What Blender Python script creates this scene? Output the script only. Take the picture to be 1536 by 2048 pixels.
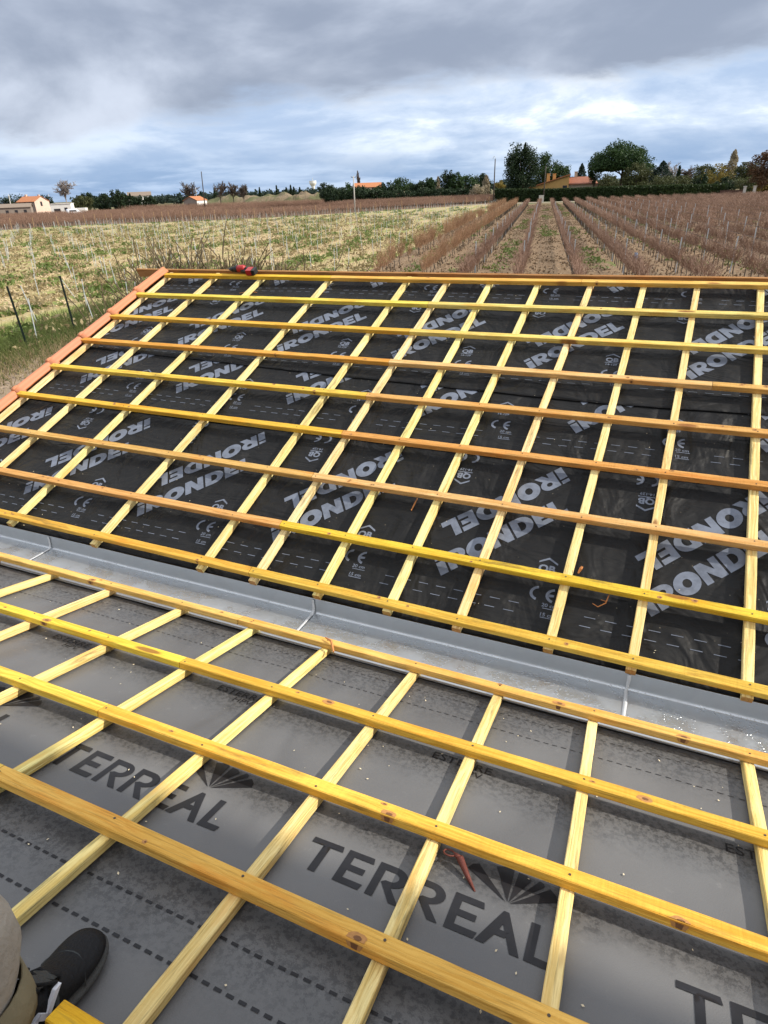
import bpy, bmesh, math, random
import numpy as np
from mathutils import Vector, Matrix, noise as mnoise
from math import sin, cos, pi, radians

for o in list(bpy.data.objects): bpy.data.objects.remove(o)
S = bpy.context.scene
COL = S.collection
rnd = random.Random(7)
RG = np.random.default_rng(11)

# ------------------------------------------------------------------ camera
Z0 = 4.2                                   # eye height over the fields
F_PX, PITCH, ROLL, YAW = 1266.75, 0.470753, 0.037985, 0.431274
_f = np.array([-sin(YAW)*cos(PITCH), cos(YAW)*cos(PITCH), -sin(PITCH)])
_r = np.array([cos(YAW), sin(YAW), 0.]); _d = np.cross(_f, _r)
RC = np.array([cos(ROLL)*_r+sin(ROLL)*_d, -sin(ROLL)*_r+cos(ROLL)*_d, _f])
cam = bpy.data.cameras.new('camera'); camo = bpy.data.objects.new('camera', cam); COL.objects.link(camo)
cam.sensor_fit = 'HORIZONTAL'; cam.sensor_width = 36; cam.lens = F_PX/1536*36
cam.clip_start = 0.02; cam.clip_end = 9000
m = Matrix.Identity(4)
for i in range(3):
    m[i][0] = RC[0][i]; m[i][1] = -RC[1][i]; m[i][2] = -RC[2][i]
m[2][3] = Z0; camo.matrix_world = m; S.camera = camo

# ------------------------------------------------------------------ exposure
S.view_settings.view_transform = 'Standard'; S.view_settings.look = 'None'
S.view_settings.gamma = 1; S.view_settings.exposure = 0.45
S.render.resolution_x, S.render.resolution_y = 768, 1024
S.cycles.max_bounces = 6; S.cycles.use_denoising = True

# ------------------------------------------------------------------ sun and sky
SUN = Vector((1.33, .444, .918)).normalized()
SUN_EL = math.asin(SUN.z); SUN_AZ = math.atan2(SUN.x, SUN.y)
sl = bpy.data.lights.new('sun', 'SUN'); sl.energy = 3.9; sl.angle = radians(.9); sl.color = (1, .93, .82)
so = bpy.data.objects.new('sun', sl); COL.objects.link(so); so.rotation_euler = SUN.to_track_quat('Z', 'Y').to_euler()

class NT:
    """small node-tree helper"""
    def __init__(s, tree): s.t = tree; s.n = tree.nodes; s.l = tree.links
    def new(s, typ, **kw):
        n = s.n.new(typ)
        for k, v in kw.items(): setattr(n, k, v)
        return n
    def set(s, sock, v):
        if isinstance(v, bpy.types.NodeSocket): s.l.new(v, sock)
        elif v is not None: sock.default_value = v
    def math(s, op, a, b=None, c=None, clamp=False):
        n = s.new('ShaderNodeMath', operation=op, use_clamp=clamp)
        for i, v in enumerate((a, b, c)):
            if v is not None: s.set(n.inputs[i], v)
        return n.outputs[0]
    def vmath(s, op, a, b=None):
        n = s.new('ShaderNodeVectorMath', operation=op)
        s.set(n.inputs[0], a)
        if b is not None: s.set(n.inputs[1], b)
        return n.outputs[0]
    def mix(s, f, a, b, blend='MIX'):
        n = s.new('ShaderNodeMix', data_type='RGBA', blend_type=blend)
        s.set(n.inputs[0], f)
        for sock, v in ((n.inputs[6], a), (n.inputs[7], b)):
            if isinstance(v, tuple) and len(v) == 3: v = v+(1,)
            s.set(sock, v)
        return n.outputs[2]
    def noise(s, vec, scale, detail=4, rough=.55, dist=0.):
        n = s.new('ShaderNodeTexNoise'); s.set(n.inputs['Vector'], vec)
        s.set(n.inputs['Scale'], scale); s.set(n.inputs['Detail'], detail)
        s.set(n.inputs['Roughness'], rough); s.set(n.inputs['Distortion'], dist)
        return n.outputs['Fac']
    def voro(s, vec, scale, feature='F1'):
        n = s.new('ShaderNodeTexVoronoi', feature=feature); s.set(n.inputs['Vector'], vec); s.set(n.inputs['Scale'], scale)
        return n
    def smooth(s, v, lo, hi):
        n = s.new('ShaderNodeMapRange', interpolation_type='SMOOTHSTEP')
        s.set(n.inputs['Value'], v); s.set(n.inputs['From Min'], lo); s.set(n.inputs['From Max'], hi)
        return n.outputs[0]
    def sep(s, v):
        n = s.new('ShaderNodeSeparateXYZ'); s.set(n.inputs[0], v); return n.outputs
    def comb(s, x, y, z):
        n = s.new('ShaderNodeCombineXYZ')
        for i, v in enumerate((x, y, z)): s.set(n.inputs[i], v)
        return n.outputs[0]
    def mapping(s, v, scale=(1, 1, 1), rot=(0, 0, 0), loc=(0, 0, 0)):
        n = s.new('ShaderNodeMapping'); s.set(n.inputs[0], v)
        n.inputs['Scale'].default_value = scale; n.inputs['Rotation'].default_value = rot; n.inputs['Location'].default_value = loc
        return n.outputs[0]
    def bump(s, h, strength=.3, dist=.01):
        n = s.new('ShaderNodeBump'); s.set(n.inputs['Height'], h)
        n.inputs['Strength'].default_value = strength; n.inputs['Distance'].default_value = dist
        return n.outputs[0]

W = bpy.data.worlds.new('World'); S.world = W; W.use_nodes = True
nt = NT(W.node_tree); W.node_tree.nodes.clear()
sky = nt.new('ShaderNodeTexSky', sky_type='NISHITA', sun_disc=False)
sky.sun_elevation = SUN_EL; sky.sun_rotation = SUN_AZ
D = nt.new('ShaderNodeTexCoord').outputs['Generated']
D = nt.vmath('NORMALIZE', D)
D = nt.mapping(D, rot=(0, 0, -YAW))        # a compass turn: +Y now points along the roof view
dx, dy, dz = nt.sep(D)
zc = nt.math('MAXIMUM', dz, 0.0)
den = nt.math('ADD', zc, .30)
px_ = nt.math('DIVIDE', dx, den); py_ = nt.math('DIVIDE', dy, den)
P = nt.comb(px_, py_, 0.0)
P1 = nt.mapping(P, scale=(.42, .6, 1), loc=(3.1, 1.7, 0))
n1 = nt.noise(P1, 1.5, 12, .54, .2)
aza = nt.math('ARCTAN2', dx, dy)
Q = nt.comb(aza, nt.math('MULTIPLY', dz, 2.3), 0.0)                    # far clouds seen side-on
n2 = nt.noise(nt.mapping(Q, scale=(2.6, 3.0, 1), loc=(4.3, 2.7, .4)), 1.0, 12, .52, .35)
n3 = nt.noise(nt.mapping(Q, scale=(4.2, 6.5, 1), loc=(1.3, 6.2, 2.)), 1.0, 14, .60, .25)
n4 = nt.noise(nt.mapping(Q, scale=(5.0, 15., 1), loc=(7.3, 1.2, 5.)), 1.0, 12, .58, .2)
azr = nt.math('DIVIDE', dx, nt.math('MAXIMUM', dy, .05))
edge = nt.math('SUBTRACT', dz, nt.math('MULTIPLY', nt.math('MAXIMUM', nt.math('MINIMUM', azr, 1.2), -.8), .045))
edge = nt.math('ADD', edge, nt.math('MULTIPLY', nt.math('SUBTRACT', n1, .5), .16))
bank = nt.smooth(nt.math('ADD', edge, nt.math('MULTIPLY', nt.math('SUBTRACT', n3, .5), .11)), .076, .114)
bankcol = nt.mix(nt.smooth(nt.math('ADD', n2, nt.math('MULTIPLY', aza, .10)), .36, .62), (.235, .275, .36), (.50, .55, .65))
up = nt.smooth(dz, .19, .36)
bankcol = nt.mix(nt.math('MULTIPLY', up, .75), bankcol, (.50, .545, .62))
mid = nt.mix(nt.smooth(n3, .36, .60), (.34, .44, .61), (.58, .66, .78))
white = nt.math('MULTIPLY', nt.smooth(n3, .51, .62), nt.smooth(nt.math('ADD', azr, nt.math('MULTIPLY', n1, .5)), -.15, .5))
mid = nt.mix(nt.math('MULTIPLY', white, .9), mid, (.80, .85, .90))
hz = nt.math('SUBTRACT', 1.0, nt.smooth(dz, .012, .075))
hzc = nt.mix(nt.smooth(n4, .42, .62), (.18, .29, .475), (.40, .51, .68))
mid = nt.mix(nt.math('MULTIPLY', hz, .85), mid, hzc)
ccol = nt.mix(bank, mid, bankcol)
ccol = nt.mix(nt.smooth(dz, .30, .60), ccol, (.86, .90, .97))       # unseen overhead sky brightened as added fill light
bg1 = nt.new('ShaderNodeBackground'); nt.set(bg1.inputs[0], sky.outputs[0]); bg1.inputs[1].default_value = .07
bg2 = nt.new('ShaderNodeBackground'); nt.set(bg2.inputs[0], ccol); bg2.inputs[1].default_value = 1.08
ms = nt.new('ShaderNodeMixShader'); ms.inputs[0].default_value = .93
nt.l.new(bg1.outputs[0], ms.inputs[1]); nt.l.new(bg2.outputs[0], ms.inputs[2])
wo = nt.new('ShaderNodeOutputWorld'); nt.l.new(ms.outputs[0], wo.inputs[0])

# ------------------------------------------------------------------ helpers
def ray(px, py):
    return np.array([(px-768)/F_PX, (py-1024)/F_PX, 1.]) @ RC
def horizon(px):
    k = (px-768)/F_PX
    return 1024+F_PX*(-(RC[0, 2]*k+RC[2, 2])/RC[1, 2])
def at(px, dist, py=None):
    """bearing of a photo column (at a row) taken to a distance: x, y and the height of that row there"""
    v = ray(px, horizon(px) if py is None else py); h = math.hypot(v[0], v[1])
    return Vector((v[0]/h*dist, v[1]/h*dist, Z0+v[2]/h*dist))
def hgt(px, py, dist): return at(px, dist, py).z
def gnd(px, py):
    v = ray(px, py); t = -Z0/v[2]; return Vector((v[0]*t, v[1]*t, 0))

def tag(o, label=None, cat=None, group=None, kind=None):
    if label: o['label'] = label
    if cat: o['category'] = cat
    if group: o['group'] = group
    if kind: o['kind'] = kind
    return o
def link(name, me, parent=None, mat=None):
    o = bpy.data.objects.new(name, me); COL.objects.link(o)
    if parent: o.parent = parent
    if mat and me is not None and len(me.materials) == 0: me.materials.append(mat)
    return o
def empty(name, loc=(0, 0, 0), rz=0):
    o = bpy.data.objects.new(name, None); COL.objects.link(o); o.location = loc; o.rotation_euler = (0, 0, rz)
    o.empty_display_size = .1
    return o
def arr_mesh(name, V, F):
    """mesh from arrays: V (n,3), F (m,k) all faces the same size"""
    V = np.ascontiguousarray(V, np.float32); F = np.ascontiguousarray(F, np.int32)
    me = bpy.data.meshes.new(name); n, k = F.shape
    me.vertices.add(len(V)); me.vertices.foreach_set('co', V.ravel())
    me.loops.add(n*k); me.loops.foreach_set('vertex_index', F.ravel())
    me.polygons.add(n); me.polygons.foreach_set('loop_start', np.arange(n, dtype=np.int32)*k)
    me.update(calc_edges=True); me.validate()
    return me
class MB:
    """collects shapes into one mesh"""
    def __init__(s): s.v = []; s.f = []; s.mi = []; s.cur = 0
    def add(s, vs, fs):
        b = len(s.v); s.v += [tuple(v) for v in vs]
        for f in fs: s.f.append([i+b for i in f]); s.mi.append(s.cur)
    def box(s, x0, x1, y0, y1, z0, z1):
        s.add([(x0, y0, z0), (x1, y0, z0), (x1, y1, z0), (x0, y1, z0), (x0, y0, z1), (x1, y0, z1), (x1, y1, z1), (x0, y1, z1)],
              [(3, 2, 1, 0), (4, 5, 6, 7), (0, 1, 5, 4), (1, 2, 6, 5), (2, 3, 7, 6), (3, 0, 4, 7)])
    def tube(s, pts, rad, n=8, cap=True):
        pts = [Vector(p) for p in pts]
        if not hasattr(rad, '__len__'): rad = [rad]*len(pts)
        rings = []; b = len(s.v)
        for i, p in enumerate(pts):
            t = (pts[min(i+1, len(pts)-1)]-pts[max(i-1, 0)]).normalized()
            a = t.cross(Vector((0, 0, 1)) if abs(t.z) < .9 else Vector((1, 0, 0))).normalized(); c = t.cross(a)
            for k in range(n):
                q = p+(a*cos(2*pi*k/n)+c*sin(2*pi*k/n))*rad[i]; s.v.append(tuple(q))
        for i in range(len(pts)-1):
            for k in range(n):
                s.f.append([b+i*n+k, b+i*n+(k+1) % n, b+(i+1)*n+(k+1) % n, b+(i+1)*n+k]); s.mi.append(s.cur)
        if cap:
            s.f.append([b+k for k in range(n)][::-1]); s.mi.append(s.cur)
            s.f.append([b+(len(pts)-1)*n+k for k in range(n)]); s.mi.append(s.cur)
    def loft(s, rings, cap=True, closed=True):
        b = len(s.v); n = len(rings[0])
        for r in rings: s.v += [tuple(p) for p in r]
        for i in range(len(rings)-1):
            for k in range(n if closed else n-1):
                s.f.append([b+i*n+k, b+i*n+(k+1) % n, b+(i+1)*n+(k+1) % n, b+(i+1)*n+k]); s.mi.append(s.cur)
        if cap:
            s.f.append([b+k for k in range(n)][::-1]); s.mi.append(s.cur)
            s.f.append([b+(len(rings)-1)*n+k for k in range(n)]); s.mi.append(s.cur)
    def mesh(s, name, smooth=False):
        me = bpy.data.meshes.new(name); me.from_pydata(s.v, [], s.f); me.update()
        me.polygons.foreach_set('material_index', s.mi)
        bm = bmesh.new(); bm.from_mesh(me); bmesh.ops.recalc_face_normals(bm, faces=bm.faces); bm.to_mesh(me); bm.free()
        if smooth: me.polygons.foreach_set('use_smooth', [True]*len(me.polygons))
        return me
    def build(s, name, mat, parent=None, smooth=False):
        me = s.mesh(name, smooth)
        for m_ in (mat if isinstance(mat, (list, tuple)) else [mat]): me.materials.append(m_)
        return link(name, me, parent)

def prisms(P0, P1, r0, r1):
    """three-sided rods between point arrays"""
    n = len(P0); T = P1-P0; T /= np.linalg.norm(T, axis=1)[:, None]+1e-9
    ref = np.where(np.abs(T[:, 2:3]) < .9, np.array([[0, 0, 1.]]), np.array([[1., 0, 0]]))
    A = np.cross(T, ref); A /= np.linalg.norm(A, axis=1)[:, None]+1e-9; B = np.cross(T, A)
    V = np.empty((n, 6, 3)); r0 = np.broadcast_to(r0, n)[:, None]; r1 = np.broadcast_to(r1, n)[:, None]
    for k in range(3):
        o = A*cos(2*pi*k/3)+B*sin(2*pi*k/3)
        V[:, k] = P0+o*r0; V[:, 3+k] = P1+o*r1
    F = np.array([[0, 1, 4, 3], [1, 2, 5, 4], [2, 0, 3, 5]])
    F = (F[None]+6*np.arange(n)[:, None, None]).reshape(-1, 4)
    return V.reshape(-1, 3), F
def leafquads(C, size, flat=.0, aspect=1.6):
    n = len(C); N = RG.normal(size=(n, 3)); N[:, 2] += flat; N /= np.linalg.norm(N, axis=1)[:, None]
    A = np.cross(N, RG.normal(size=(n, 3))); A /= np.linalg.norm(A, axis=1)[:, None]; B = np.cross(N, A)
    s = (np.broadcast_to(size, n)*RG.uniform(.6, 1.35, n))[:, None]
    V = np.stack([C-A*s*.5*aspect, C-B*s*.42, C+A*s*.5*aspect, C+B*s*.42], 1).reshape(-1, 3)
    return V, np.arange(n*4).reshape(n, 4)
def joinm(parts):
    V = []; F = []; b = 0
    for v, f in parts:
        V.append(v); F.append(f+b); b += len(v)
    return np.concatenate(V), np.concatenate(F)

# ------------------------------------------------------------------ materials
def mat(name):
    m_ = bpy.data.materials.new(name); m_.use_nodes = True; n = NT(m_.node_tree)
    b = m_.node_tree.nodes['Principled BSDF']
    return m_, n, b
def coords(n, kind='Object'): return n.new('ShaderNodeTexCoord').outputs[kind]
def plain(name, col, rough=.6, metal=0., var=.15, scale=6., bump=.0, spec=.4):
    m_, n, b = mat(name); v = coords(n); f = n.noise(v, scale, 5, .6)
    c = n.mix(f, tuple(x*(1-var) for x in col), tuple(min(1, x*(1+var)) for x in col)); n.set(b.inputs['Base Color'], c)
    b.inputs['Roughness'].default_value = rough; b.inputs['Metallic'].default_value = metal
    b.inputs['Specular IOR Level'].default_value = spec
    if bump: n.set(b.inputs['Normal'], n.bump(n.noise(v, scale*6, 4), bump, .01))
    return m_

def make_wood():
    m_, n, b = mat('sawn_timber'); v = coords(n); oi = n.new('ShaderNodeObjectInfo')
    off = n.math('MULTIPLY', oi.outputs['Random'], 41.0)
    v = n.vmath('ADD', v, n.comb(off, n.math('MULTIPLY', oi.outputs['Random'], 7.), n.math('MULTIPLY', oi.outputs['Random'], 3.)))
    warp = n.noise(n.mapping(v, scale=(2.2, 6, 6)), 1.0, 3, .5)
    g = n.mapping(v, scale=(1.1, 95, 95)); g = n.vmath('ADD', g, n.comb(0.0, n.math('MULTIPLY', warp, 6.), n.math('MULTIPLY', warp, 4.)))
    grain = n.noise(g, 1.0, 5, .62, .6)
    fine = n.noise(n.mapping(v, scale=(9, 260, 260)), 1.0, 3, .6)
    patch = n.noise(n.mapping(v, scale=(3.2, 14, 14)), 1.0, 5, .6)
    col = oi.outputs['Color']
    c = n.mix(n.smooth(grain, .40, .64), col, n.mix(1.0, col, (.80, .70, .52), 'MULTIPLY'))
    c = n.mix(n.math('MULTIPLY', n.smooth(patch, .52, .70), .75), c, n.mix(1.0, col, (.92, .64, .40), 'MULTIPLY'))
    c = n.mix(n.math('MULTIPLY', n.smooth(patch, .46, .28), .65), c, n.mix(1.0, col, (1.25, 1.25, 1.35), 'MULTIPLY'))
    c = n.mix(n.math('MULTIPLY', n.smooth(fine, .52, .70), .42), c, (.20, .12, .035))
    k = n.voro(n.mapping(v, scale=(2.3, 10, 0)), 1.0)
    kd = n.math('ADD', k.outputs['Distance'], n.math('MULTIPLY', warp, .05))
    knot = n.math('MULTIPLY', n.smooth(kd, .185, .125), n.smooth(n.sep(k.outputs['Color'])[0], .35, .40))
    c = n.mix(n.math('MULTIPLY', knot, .85), c, (.25, .095, .028))
    core = n.math('MULTIPLY', n.smooth(kd, .10, .06), n.smooth(n.sep(k.outputs['Color'])[0], .5, .55))
    c = n.mix(n.math('MULTIPLY', core, .8), c, (.085, .04, .015))
    dirt = n.noise(n.mapping(v, scale=(1.3, 8, 8), loc=(5, 2, 1)), 2.0, 6, .7)
    c = n.mix(n.math('MULTIPLY', n.smooth(dirt, .56, .72), .62), c, (.11, .085, .035))
    nx = n.math('ABSOLUTE', n.sep(n.new('ShaderNodeTexCoord').outputs['Normal'])[0])
    c = n.mix(n.math('GREATER_THAN', nx, .8), c, n.mix(1.0, c, (.55, .36, .24), 'MULTIPLY'))
    n.set(b.inputs['Base Color'], c); b.inputs['Roughness'].default_value = .8; b.inputs['Specular IOR Level'].default_value = .2
    saw = n.noise(n.mapping(v, scale=(95, 5, 5), rot=(0, 0, .25)), 1.0, 2, .5)
    n.set(b.inputs['Normal'], n.bump(n.math('ADD', n.math('ADD', grain, fine), n.math('MULTIPLY', saw, .6)), .8, .003))
    return m_
WOOD = make_wood()

def make_black():
    m_, n, b = mat('black_roofing_felt'); v = coords(n)
    f = n.noise(v, 2.2, 6, .6); dust = n.noise(v, 5.5, 8, .65)
    c = n.mix(f, (.0045, .0045, .005), (.011, .011, .011))
    c = n.mix(n.math('MULTIPLY', n.smooth(dust, .56, .80), .45), c, (.042, .040, .038))
    speck = n.voro(v, 26.0); sp = n.math('MULTIPLY', n.smooth(speck.outputs['Distance'], .11, .05), n.smooth(n.sep(speck.outputs['Color'])[1], .72, .76))
    c = n.mix(n.math('MULTIPLY', sp, .5), c, (.20, .17, .12))
    n.set(b.inputs['Base Color'], c)
    n.set(b.inputs['Roughness'], n.math('ADD', .48, n.math('MULTIPLY', dust, .22)))
    b.inputs['Specular IOR Level'].default_value = .22
    wr = n.noise(n.mapping(v, scale=(1, .62, 1), rot=(0, 0, .5)), 3.4, 3, .45, 1.6)
    cre = n.noise(n.mapping(v, scale=(.6, 1.5, 1), rot=(0, 0, -.35)), 5.0, 2, .4, 2.4)
    fuzz = n.noise(v, 420, 2, .6)
    h = n.math('ADD', n.math('ADD', n.math('MULTIPLY', wr, 1.0), n.math('MULTIPLY', cre, .25)), n.math('MULTIPLY', fuzz, .015))
    n.set(b.inputs['Normal'], n.bump(h, .9, .065))
    return m_
def make_grey():
    m_, n, b = mat('grey_roofing_felt'); v = coords(n)      # x along the boards, y towards the gutter
    x, y, z = n.sep(v)
    f = n.noise(v, 3.0, 7, .62); big = n.noise(v, 1.1, 4, .55)
    c = n.mix(f, (.078, .078, .081), (.130, .128, .126))
    c = n.mix(n.math('MULTIPLY', n.smooth(big, .40, .65), .5), c, (.162, .160, .157))  # broad random tone, raised to mimic light caught by wrinkles
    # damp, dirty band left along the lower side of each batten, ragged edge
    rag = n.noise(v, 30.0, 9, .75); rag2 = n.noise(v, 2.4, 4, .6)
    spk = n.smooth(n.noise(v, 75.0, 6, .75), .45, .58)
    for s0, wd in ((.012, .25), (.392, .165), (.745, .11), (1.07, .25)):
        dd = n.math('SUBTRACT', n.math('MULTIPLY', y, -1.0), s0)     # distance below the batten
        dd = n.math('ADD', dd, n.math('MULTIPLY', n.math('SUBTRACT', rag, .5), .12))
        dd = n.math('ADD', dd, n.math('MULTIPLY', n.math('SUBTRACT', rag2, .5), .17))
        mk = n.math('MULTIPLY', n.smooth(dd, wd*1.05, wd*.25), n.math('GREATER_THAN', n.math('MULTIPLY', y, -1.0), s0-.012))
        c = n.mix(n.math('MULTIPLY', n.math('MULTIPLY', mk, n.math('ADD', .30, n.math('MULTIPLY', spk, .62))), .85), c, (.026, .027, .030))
    blot = n.math('MULTIPLY', n.smooth(n.noise(v, 11.0, 6, .7), .66, .78), .7)
    c = n.mix(blot, c, (.035, .035, .037))
    dust = n.noise(v, 30, 6, .7); c = n.mix(n.math('MULTIPLY', n.smooth(dust, .6, .8), .3), c, (.28, .275, .265))
    n.set(b.inputs['Base Color'], c)
    n.set(b.inputs['Roughness'], n.math('ADD', .36, n.math('MULTIPLY', f, .2))); b.inputs['Specular IOR Level'].default_value = .5
    wr = n.noise(n.mapping(v, scale=(1, .5, 1), rot=(0, 0, .3)), 2.6, 2, .45, .5); fuzz = n.noise(v, 380, 2, .6)
    n.set(b.inputs['Normal'], n.bump(n.math('ADD', wr, n.math('MULTIPLY', fuzz, .012)), .95, .06))
    return m_
def make_print(name, col, var):
    m_, n, b = mat(name); v = coords(n); f = n.noise(v, 14, 6, .65)
    n.set(b.inputs['Base Color'], n.mix(n.smooth(f, .35, .7), col, tuple(x*var for x in col)))
    b.inputs['Roughness'].default_value = .5; b.inputs['Specular IOR Level'].default_value = .3
    return m_
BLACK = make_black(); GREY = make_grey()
INK_L = make_print('pale_grey_ink', (.160, .182, .230), .62); INK_D = make_print('black_ink', (.010, .010, .012), 1.7)

def make_zinc():
    m_, n, b = mat('galvanised_sheet'); v = coords(n); x, y, z = n.sep(v)
    sp = n.voro(n.mapping(v, scale=(1, 1, .6)), 26.0); f = n.noise(v, 3.0, 6, .6)
    c = n.mix(n.sep(sp.outputs['Color'])[0], (.49, .51, .525), (.52, .54, .555)); c = n.mix(n.math('MULTIPLY', f, .6), c, (.41, .43, .45))
    n.set(b.inputs['Base Color'], c); b.inputs['Metallic'].default_value = .8
    fl = n.smooth(z, .012, .003)                                  # only the floor of the gutter is wet
    wet = n.math('MULTIPLY', n.smooth(n.noise(v, 7.0, 3, .5), .40, .56), fl)
    n.set(b.inputs['Roughness'], n.math('SUBTRACT', .38, n.math('MULTIPLY', wet, .14)))
    dr = n.voro(v, 95.0); dsz = n.math('MULTIPLY', n.sep(dr.outputs['Color'])[2], .42)
    drop = n.math('MULTIPLY', n.smooth(n.math('SUBTRACT', dr.outputs['Distance'], dsz), .06, -.12), wet)
    pud = n.math('MULTIPLY', n.smooth(n.noise(n.mapping(v, scale=(1, 1.6, 1)), 9.0, 4, .6, .8), .52, .545), fl)
    h = n.math('ADD', n.math('MULTIPLY', drop, 1.0), n.math('MULTIPLY', pud, .16))
    n.set(b.inputs['Normal'], n.bump(h, .5, .003))
    return m_
ZINC = make_zinc()
SOLDER = plain('solder_bead', (.56, .57, .58), .45, .3, .2, 60, .4)

def make_clay():
    m_, n, b = mat('salmon_terracotta'); v = coords(n, 'Object'); f = n.noise(v, 7, 6, .6)
    oi = n.new('ShaderNodeObjectInfo')
    c = n.mix(f, (.45, .155, .065), (.57, .22, .10)); c = n.mix(n.math('MULTIPLY', oi.outputs['Random'], .35), c, (.50, .20, .13))
    c = n.mix(n.math('MULTIPLY', n.smooth(n.noise(v, 22, 6, .7), .62, .75), .35), c, (.30, .12, .07))
    n.set(b.inputs['Base Color'], c); b.inputs['Roughness'].default_value = .62
    n.set(b.inputs['Normal'], n.bump(n.noise(v, 90, 4), .25, .002))
    return m_
CLAY = make_clay()

def make_leaf(name, a, b_, scale=.8, trans=.25):
    m_, n, b = mat(name); v = coords(n)
    f = n.noise(v, scale, 4, .65); g = n.noise(v, scale*6, 3, .6)
    c = n.mix(n.smooth(f, .33, .67), a, b_); c = n.mix(n.math('MULTIPLY', g, .5), c, tuple(x*.55 for x in a))
    n.set(b.inputs['Base Color'], c); b.inputs['Roughness'].default_value = .6; b.inputs['Specular IOR Level'].default_value = .25
    tr = n.new('ShaderNodeBsdfTranslucent'); n.set(tr.inputs[0], c)
    mx = n.new('ShaderNodeMixShader'); mx.inputs[0].default_value = trans
    n.l.new(b.outputs[0], mx.inputs[1]); n.l.new(tr.outputs[0], mx.inputs[2])
    n.l.new(mx.outputs[0], m_.node_tree.nodes['Material Output'].inputs[0])
    return m_
L_PINE = make_leaf('pine_needles', (.022, .048, .014), (.052, .098, .026))
L_DARK = make_leaf('dark_evergreen_leaves', (.016, .032, .014), (.036, .062, .022))
L_BLUE = make_leaf('cedar_needles', (.024, .042, .030), (.050, .078, .056))
L_OLIVE = make_leaf('olive_leaves', (.055, .065, .024), (.115, .125, .045))
L_GOLD = make_leaf('yellow_autumn_leaves', (.20, .15, .03), (.34, .26, .06))
L_TAN = make_leaf('dry_poplar_leaves', (.32, .265, .17), (.47, .40, .28))
L_RUST = make_leaf('rust_autumn_leaves', (.075, .042, .022), (.15, .08, .04))
L_HEDGE = make_leaf('clipped_hedge_leaves', (.022, .040, .012), (.050, .078, .022), 1.6)
L_TWIG = make_leaf('bare_twigs', (.26, .225, .21), (.38, .34, .31), .8, 0)
L_BROWNT = make_leaf('bare_brown_twigs', (.085, .066, .052), (.15, .115, .09), .5, 0)
BARK = plain('bark', (.085, .065, .048), .85, 0, .35, 5, .4)
GRASS = make_leaf('verge_grass', (.085, .130, .030), (.18, .20, .06), .9)
DRYGRASS = make_leaf('dry_grass', (.28, .215, .11), (.40, .32, .17), .9)
LITTER = make_leaf('brown_leaf_litter', (.13, .08, .045), (.34, .25, .15), 2.5, 0)
WEED = make_leaf('field_weeds', (.12, .175, .04), (.21, .255, .075), .35)
CANE = make_leaf('vine_canes', (.20, .114, .076), (.325, .20, .138), .12, 0)
CANE_R = make_leaf('reddish_vine_canes', (.26, .14, .075), (.38, .23, .125), .2, 0)
VTRUNK = plain('vine_trunk_bark', (.060, .046, .036), .9, 0, .3, 20)
STEEL = plain('galvanised_stake', (.50, .53, .54), .5, .1, .2, 5)
GREENM = plain('dark_green_post_paint', (.012, .022, .016), .5, 0, .2, 8)
POSTW = plain('weathered_post_wood', (.34, .22, .12), .8, 0, .25, 6)
POLEW = plain('utility_pole_wood', (.055, .045, .038), .85, 0, .3, 4)
CONC = plain('pole_concrete', (.46, .44, .40), .8, 0, .15, 3)

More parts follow.
